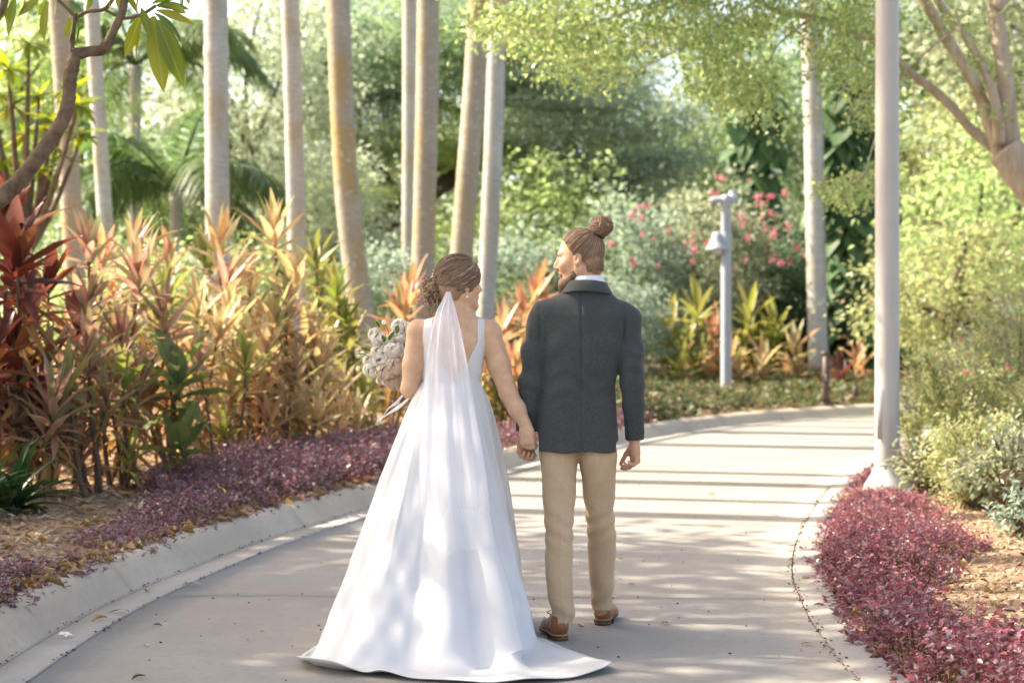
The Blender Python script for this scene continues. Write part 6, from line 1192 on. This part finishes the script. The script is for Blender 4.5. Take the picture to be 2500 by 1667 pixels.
for i in range(34):
    t = R3.random(); c = loc(bfr, np.array((-0.012-0.060*t+R3.gauss(0, .006), -0.105-0.006*math.sin(3*t)+R3.gauss(0, .004), 0.035-0.03*t*t+R3.gauss(0, .012)))); mb.add(sv*R3.uniform(.0022, .0048)+c, sf)
obj('pearl_comb', mb.mesh('pearl_comb', [PEARL]), hf)
mb = MB(); e0 = loc(bfr, (0.082*BS, -0.004, -0.034*BS)); mb.add(sv*0.0055+e0+np.array((0.003, -0.006, -0.022)), sf); er = obj('earring', mb.mesh('earring', [PEARL]), bride)
mb = MB(); mb.add(*tube([e0+np.array((0, -0.004, 0.004)), e0+np.array((0.003, -0.007, -0.006)), e0+np.array((0.003, -0.006, -0.018))], 0.0010, 5)); obj('wire', mb.mesh('wire', [GOLD]), er)
# gown: bodice cut in a deep V at the back
S = SDF((-0.47, 8.05, 1.04), (-0.05, 8.35, 1.44), 0.004)
S.zloft(BT[1:], 0.0, grow=0.0075)
def neck(p):
    x, y, z = p[..., 0]+0.250, p[..., 1]-YB, p[..., 2]
    zt = 1.10+np.abs(x)*2.05                                       # V edge
    keep_v = (z-zt)*0.42
    inner = np.abs(x)-0.098; top = np.minimum(keep_v, -inner)       # straps
    arm = np.abs(x+0.002)-np.interp(z, [1.28, 1.31, 1.34, 1.37, 1.41], [0.16, 0.152, 0.144, 0.140, 0.138])
    return np.maximum(np.maximum(top, arm), z-1.405)
S.everywhere(neck, 'i')
S.everywhere(lambda p: 0.0028*np.sin(60*p[..., 2]+25*p[..., 0])*np.exp(-((p[..., 2]-1.13)/0.05)**2)+0.003*np.exp(-((np.abs(p[..., 0]+0.262)-0.075+0.05*(p[..., 2]-1.1))/0.004)**2), '+')
gown = obj('wedding_gown', S.mesh('bodice', SATIN), bride)
# skirt and train
ctrl = [(0.085, 8.45, .55, 0), (0.03, 8.68, .6, 0), (-0.10, 8.82, .65, 0), (-0.27, 8.86, .7, 0), (-0.45, 8.80, .75, 0), (-0.62, 8.62, .8, 0), (-0.74, 8.30, .85, 0), (-0.825, 7.95, .9, 0.0), (-0.865, 7.62, .95, 0.01), (-0.850, 7.40, 1.0, 0.045), (-0.72, 7.255, 1.0, 0.055), (-0.585, 7.235, 1.0, 0.012), (-0.50, 7.19, 1.0, 0.030), (-0.36, 7.135, 1.0, 0.006), (-0.15, 7.085, 1.0, 0.008), (0.05, 7.09, 1.0, 0.006), (0.24, 7.17, 1.05, 0.012), (0.385, 7.33, 1.1, 0.026), (0.36, 7.50, 1.1, 0.014), (0.22, 7.82, 1.1, 0.006), (0.12, 8.08, 1.0, 0.004), (0.00, 8.20, .85, 0), (0.03, 8.32, .65, 0)]
floor_ = {9: (-.80, 7.50), 10: (-.68, 7.37), 11: (-.56, 7.34), 12: (-.46, 7.32), 13: (-.33, 7.30), 14: (-.15, 7.32), 15: (-.01, 7.42), 16: (.055, 7.62), 17: (.095, 7.86), 18: (.105, 7.98), 19: (.10, 8.06), 20: (.07, 8.15)}
C4 = np.array([(*c, *floor_.get(i, (-0.27+(c[0]+0.27)*0.955, 8.2+(c[1]-8.2)*0.955))) for i, c in enumerate(ctrl)]); nC = len(ctrl); C4 = np.concatenate([C4, C4[:3]]); NV = 96
cc = catmull(np.concatenate([C4[nC-2:nC], C4]), 12*(len(C4)+1)+1)[24:24+12*nC]
NU = len(cc); hx, hy, he, hl, fx, fy = cc.T; he = np.clip(he, .5, 1.3); hl = np.clip(hl, 0, 1)
a0 = np.linspace(0, 2*PI, NU, endpoint=False)
ah = np.unwrap(np.arctan2((fy-8.2)*0.9, fx+0.27)); wa = 0.5*ah+0.5*(ah[0]+a0)      # waist angles follow the hem so folds run straight down
vv = np.linspace(0, 1, NV); Vm = np.zeros((NU, NV, 3)); zw = 1.112; VF = 0.84
ez = np.interp(fy, [7.3, 7.8, 8.3], [1.16, 1.06, 1.0])
for j, v in enumerate(vv):
    s = min(1, v/VF); t = 0.9*s**he+0.1*s**0.5; g = max(0, (v-VF)/(1-VF))
    wx, wy = -0.270+0.134*np.cos(wa), YB+0.101*np.sin(wa)
    Vm[:, j, 0] = (wx*(1-t)+fx*t)*(1-g)+hx*g; Vm[:, j, 1] = (wy*(1-t)+fy*t)*(1-g)+hy*g
    Vm[:, j, 2] = zw*(1-s)**ez+0.008+hl*g**1.3
for _ in range(5): Vm[:, 1:-1] = 0.5*Vm[:, 1:-1]+0.25*(Vm[:, :-2]+Vm[:, 2:])
du = (np.roll(Vm, -1, 0)-np.roll(Vm, 1, 0)); dv = np.gradient(Vm, axis=1); nn = np.cross(du, dv); nn /= np.linalg.norm(nn, axis=2)[..., None]+1e-12
if nn[0, 40, 0] < 0: nn = -nn
ui = np.arange(NU)/NU*nC; U = ui[:, None]; V2 = vv[None]
gs = lambda c, s: np.exp(-((U-c)/s)**2)
amp = np.clip(V2*1.6, 0, 1)*np.clip((0.95-V2)*8, 0.15, 1)
fold = 0.006*np.sin(U*1.3+0.6)+0.003*np.sin(U*4.1+1.9+2*V2)
fold += 0.040*gs(15.1, 0.42)-0.028*gs(16.0, 0.40)+0.020*gs(13.4, 0.5)-0.02*gs(14.3, 0.35)+0.022*gs(17.2, .35)-0.016*gs(18.2, .5)+0.016*gs(11.0, .6)-0.012*gs(9.6, 0.5)
fold = 1.35*fold*amp
for _k in range(22):
    c0 = RNG.uniform(7, 21); dr = RNG.uniform(-1.6, 1.6); v0 = RNG.uniform(.15, .8); fold = fold+RNG.choice((-1, 1))*RNG.uniform(.003, .007)*np.exp(-((U-c0-dr*(V2-v0))/RNG.uniform(.10, .30))**2)*np.exp(-((V2-v0)/RNG.uniform(.10, .28))**2)
fold = fold-0.004*np.exp(-((U-14.15)/.03)**2)*np.clip((.93-V2)*8, 0, 1)
rs = RNG.uniform(0, 6.28, 8)
fold = fold+1.5*(0.0035*np.sin(31*V2+3.1*U+rs[0])*np.sin(1.7*U+rs[1])+0.0028*np.sin(47*V2-2.3*U+rs[2])*np.sin(2.9*U+rs[3]))*np.clip(V2*2-0.3, 0, 1)*np.clip((1-V2)*10, 0, 1)
Vm = Vm+nn*fold[..., None]; Vm[..., 2] = np.maximum(Vm[..., 2], 0.007)
# hem edge turned under
outw = Vm[:, -1]-Vm[:, -3]; outw[:, 2] = 0; outw /= np.linalg.norm(outw, axis=1)[:, None]+1e-9
lift = Vm[:, -1, 2]
r1 = Vm[:, -1]+outw*0.006; r1[:, 2] = lift-0.001; r2 = Vm[:, -1]+outw*0.005; r2[:, 2] = np.maximum(0.003, lift-0.004); r3 = Vm[:, -1]-outw*0.05; r3[:, 2] = np.maximum(0.004, lift*0.55-0.004)
r4 = Vm[:, -1]-outw*0.11; r4[:, 2] = 0.004
Vm = np.concatenate([Vm, np.stack([r1, r2, r3, r4], 1)], 1)
mb = MB(); mb.add(Vm.reshape(-1, 3), [grid_faces(NU, NV+4, True)[:, ::-1]])
skirt = obj('skirt', mb.mesh('skirt', [SATIN]), gown)
mb = MB(); ang = np.linspace(0, 2*PI, 48, endpoint=False); rings = []
for dz, gr in ((0.018, 0.0065), (0.014, 0.0105), (-0.010, 0.0112), (-0.016, 0.006)): rings.append(np.stack([-0.2705+(0.126+gr)*np.cos(ang), YB+(0.094+gr)*np.sin(ang), np.full(48, 1.108+dz)], -1))
mb.add(np.stack(rings, 1).reshape(-1, 3), [grid_faces(48, 4, True)]); obj('waistband', mb.mesh('waistband', [SATIN]), gown)
# veil
m, t, out = mat_new('tulle_veil')
df = N(t, 'ShaderNodeBsdfDiffuse'); df.inputs['Color'].default_value = (0.85, 0.84, 0.85, 1); tl = N(t, 'ShaderNodeBsdfTranslucent'); tl.inputs['Color'].default_value = (0.84, 0.835, 0.88, 1)
tp = N(t, 'ShaderNodeBsdfTransparent'); m1 = N(t, 'ShaderNodeMixShader'); m1.inputs[0].default_value = 0.4; t.links.new(df.outputs[0], m1.inputs[1]); t.links.new(tl.outputs[0], m1.inputs[2])
m2 = N(t, 'ShaderNodeMixShader'); nv_ = noise(t, coords(t, 'UV', (26, 0.7, 1)), 3, 3)
uvn = t.nodes.new('ShaderNodeUVMap'); sx = t.nodes.new('ShaderNodeSeparateXYZ'); t.links.new(uvn.outputs[0], sx.inputs[0])
den = ramp(t, [(0.0, (0.9,)*3), (0.4, (0.8,)*3), (0.75, (0.5,)*3), (0.95, (0.16,)*3), (1.0, (0.10,)*3)], sx.outputs[1]); r = ramp(t, [(0.35, (0.9,)*3), (0.65, (1.06,)*3)], nv_.outputs['Fac'])
fm = N(t, 'ShaderNodeMath', operation='MULTIPLY'); t.links.new(den.outputs[0], fm.inputs[0]); t.links.new(r.outputs[0], fm.inputs[1]); fm.use_clamp = True
t.links.new(fm.outputs[0], m2.inputs[0]); t.links.new(tp.outputs[0], m2.inputs[1]); t.links.new(m1.outputs[0], m2.inputs[2]); t.links.new(m2.outputs[0], out.inputs['Surface']); TULLE = m
rows = [(712, 1089, 1100, 8.075), (735, 1078, 1106, 8.06), (762, 1064, 1114, 8.045), (810, 1051, 1126, 8.03), (870, 1041, 1138, 8.025), (917, 1036, 1147, 8.02), (960, 1032, 1154, 7.985), (1006, 1029, 1161, 7.93), (1106, 1024, 1178, 7.755), (1200, 1026, 1190, 7.61), (1285, 1034, 1197, 7.495), (1350, 1046, 1204, 7.41)]
rw = catmull(np.array(rows, float), 60); NUv = 90; vt = []; uvs = []
for j, (py, a, b_, Y) in enumerate(rw):
    f = j/59
    for i in range(NUv):
        u = i/(NUv-1); px = a+(b_-a)*u; hem = 10*f**6*math.sin(u*11)+16*f**6*math.sin(u*5+1)
        p = np.array(P(px+2.5*f*math.sin(9*u+5*f), py+hem, Y)); am = 0.002+0.0055*min(1, f*3)
        p[1] -= am*(math.sin(u*21+1.5*math.sin(6*f))+0.5*math.sin(u*37+2+3*f))+0.02*math.sin(PI*u)*min(1, 4*f)-0.016; vt.append(p); uvs.append((u, f))
me = mesh_np('veil', np.array(vt), [grid_faces(60, NUv)], [TULLE], True, np.array(uvs)); obj('veil', me, bride)

# ------------------------------------------------------------------ the bouquet, held in her left hand
PETAL = M_leaf('cream_petal', [(0.86, 0.82, 0.72), (0.90, 0.87, 0.80), (0.91, 0.89, 0.84)], 0.5, 0.6, 0.2, 'island', 1.0)
BLUSH = M_leaf('blush_petal', [(0.80, 0.68, 0.56), (0.85, 0.75, 0.64), (0.87, 0.80, 0.71)], 0.5, 0.6, 0.2, 'island', 1.0)
FLEAF = M_leaf('bouquet_leaf', [(0.03, 0.07, 0.012), (0.07, 0.13, 0.025), (0.10, 0.15, 0.05)], 0.3, 0.5, 0.35, 'object')
STEM = M_simple('green_stem', (0.05, 0.09, 0.02), (0.09, 0.14, 0.04), 20, 0.6, 0.3, 0)
def flower_mesh(name, layers, mat, rng, wob):
    mb = MB()
    for (n, tip, rad, wid) in layers:                     # petals cupped round a ball, outer to inner
        for i in range(n):
            ph = 2*PI*(i+rng.random()*.5)/n; tp_ = math.radians(tip+rng.uniform(-7, 7)); rd = rad*rng.uniform(.94, 1.06); v = []
            for a_ in range(6):
                t_ = a_/5; th_ = PI*.96-(PI*.96-tp_)*t_; r_ = rd*(1+.10*t_**5+wob*rng.uniform(-1, 1)*t_); wd = wid*(1-.55*t_**4)
                for u_ in (-1, -.5, 0, .5, 1): p_ = ph+u_*wd; rr = r_*(1+.05*u_*u_*t_); v.append((rr*math.sin(th_)*math.cos(p_), rr*math.sin(th_)*math.sin(p_), rr*math.cos(th_)-.04*abs(u_)**3*t_))
            mb.add(np.array(v), [grid_faces(6, 5)])
    return mb.mesh(name, [mat])
bq = empty('bouquet', P(945, 868, 8.46)); tag(bq, 'round bouquet of white and cream flowers with green leaves and trailing ribbon', 'bouquet')
bo = np.array(bq.location); R4 = random.Random(21)
fm1 = [flower_mesh('ranunculus', [(6, 62, 1.0, .75), (6, 44, .95, .75), (6, 30, .90, .8), (5, 16, .85, .9), (4, 4, .80, 1.0)], PETAL, R4, .02), flower_mesh('rose', [(5, 48, 1.0, .85), (5, 32, .93, .9), (4, 16, .86, 1.0), (3, 4, .79, 1.2)], PETAL, R4, .01), flower_mesh('carnation', [(10, 66, 1.0, .42), (10, 48, .98, .42), (9, 32, .95, .42), (8, 18, .92, .5), (6, 6, .88, .6)], BLUSH, R4, .06)]
fl = [(924, 828, 19, 1, -.06), (914, 818, 15, 1, -.02), (969, 826, 19, 0, -.06), (960, 856, 25, 0, -.10), (924, 860, 19, 1, -.07), (904, 881, 18, 1, -.04), (907, 903, 19, 1, -.06), (934, 880, 22, 1, -.10), (940, 905, 22, 2, -.11), (962, 893, 22, 2, -.12), (975, 880, 20, 2, -.08), (955, 925, 20, 2, -.06), (975, 915, 20, 2, -.05), (976, 800, 20, 1, 0.0), (990, 806, 18, 0, 0.02), (988, 850, 22, 0, -.02), (945, 838, 18, 0, 0.03), (935, 925, 15, 2, 0.0), (980, 940, 15, 2, 0.0), (990, 885, 24, 0, 0.05), (950, 870, 26, 0, 0.08)]
for px, py, r, k, dy in fl:
    p = np.array(P(px, py, 8.46+dy)); d = p-(bo+np.array((0.05, 0.10, -0.05))); d /= np.linalg.norm(d); d = d*0.7+np.array((-0.1, -0.6, 0.15))
    o = obj('flower', fm1[k], bq); o.location = p-bo; o.rotation_mode = 'QUATERNION'; o.rotation_quaternion = Vector(d).to_track_quat('Z', 'Y')@Quaternion((0, 0, 1), R4.uniform(0, 6)); s = r*8.4/FPX*1.02; o.scale = (s, s, s)
def flat_leaf(L, Wd, n=7, droop=0.5, fold_=0.15, wav=0.0, tipp=0.9):
    v = []; uv = []
    for i in range(n):
        t = i/(n-1); w_ = Wd*(math.sin(PI*min(1, 0.04+0.96*t)**tipp))**0.9 if t < 1 else 0.004*Wd
        for u in (-1, 0, 1):
            v.append((u*w_/2, L*(t-0.12*droop*t*t), -droop*L*0.5*t*t+fold_*w_*abs(u)+wav*L*math.sin(9*t+u)*0.02)); uv.append((0.5+u*0.5*(w_/Wd), t))
    return np.array(v), [grid_faces(n, 3)], np.array(uv)
v, f, uv = flat_leaf(1.0, 0.42, 6, 0.3); BL = mesh_np('bouquet_leaf', v, f, [FLEAF], True, uv)
for px, py, dx, dz, L in ((945, 885, -.2, 1, .05), (952, 890, .3, 1, .05), (930, 893, -1, -.1, .055), (940, 898, -1, -.3, .05), (940, 838, -.2, .8, .05), (950, 832, .4, .9, .06), (968, 815, .2, 1, .05), (990, 862, .5, .3, .05), (897, 868, -1, .3, .06), (935, 845, -.6, .8, .05), (972, 880, .6, .4, .05), (965, 873, .2, .9, .05), (905, 858, -1, .5, .055), (925, 800, -.3, 1, .04)):
    o = obj('leaf', BL, bq); o.location = np.array(P(px, py, 8.37))-bo; d = Vector((dx, -0.35, dz)).normalized(); o.rotation_mode = 'QUATERNION'; o.rotation_quaternion = d.to_track_quat('Y', 'Z')@Quaternion((0, 1, 0), R4.uniform(-.6, .6)); o.scale = (L, L, L)
for px, py, ex, ey in ((937, 787, 952, 830), (981, 783, 985, 820), (916, 805, 930, 830), (885, 862, 905, 880), (958, 800, 962, 830)):
    mb = MB(); a = np.array(P(ex, ey, 8.42))-bo; b_ = np.array(P(px, py, 8.40))-bo; mb.add(*tube(catmull([a, (a+b_)/2+np.array((0.008, 0, 0.0)), b_], 8), 0.0016, 5)); st = obj('stem', mb.mesh('stem', [STEM]), bq)
    mb = MB(); v, f = lathe([(0.0001, -0.011), (0.008, -0.008), (0.0105, 0), (0.007, 0.009), (0.0001, 0.012)], 10); mb.add(v+b_, f); obj('bud', mb.mesh('bud', [PETAL]), st)
mb = MB(); hb = np.array((-0.432, 8.525, 1.10)); mb.add(*tube([hb+np.array((-0.06, -0.03, 0.09))-bo, hb-bo, hb+np.array((0.03, 0.02, -0.08))-bo], [0.028, 0.017, 0.022], 12)); obj('stem_bundle', mb.mesh('stem_bundle', [STEM]), bq)
RIB = M_simple('white_ribbon', (0.76, 0.78, 0.80), (0.82, 0.83, 0.84), 10, 0.5, 0.3, 0)
for dz, ctr, wd in ((0, ((1012, 955), (985, 985), (950, 1008), (920, 1028)), 11), (1, ((1000, 945), (970, 980), (945, 1000), (928, 1030)), 9), (2, ((1022, 930), (1028, 950), (1032, 964), (1030, 975)), 10)):
    ps = catmull([np.array(P(*q_, 8.34+0.02*dz)) for q_ in ctr], 14); v = []
    for i, p in enumerate(ps):
        tw = 0.9*math.sin(i*0.45+dz*1.4); wv = np.array((0.35*math.cos(tw), 0.5*math.sin(tw), 0.9*math.cos(tw)))*wd*0.0019*(0.7+0.3*math.sin(i*.5)); v += [p-wv-bo, p+wv-bo]
    mb = MB(); mb.add(np.array(v), [grid_faces(14, 2)]); o = obj('ribbon', mb.mesh('ribbon', [RIB]), bq); md = o.modifiers.new('thick', 'SOLIDIFY'); md.thickness = 0.0012
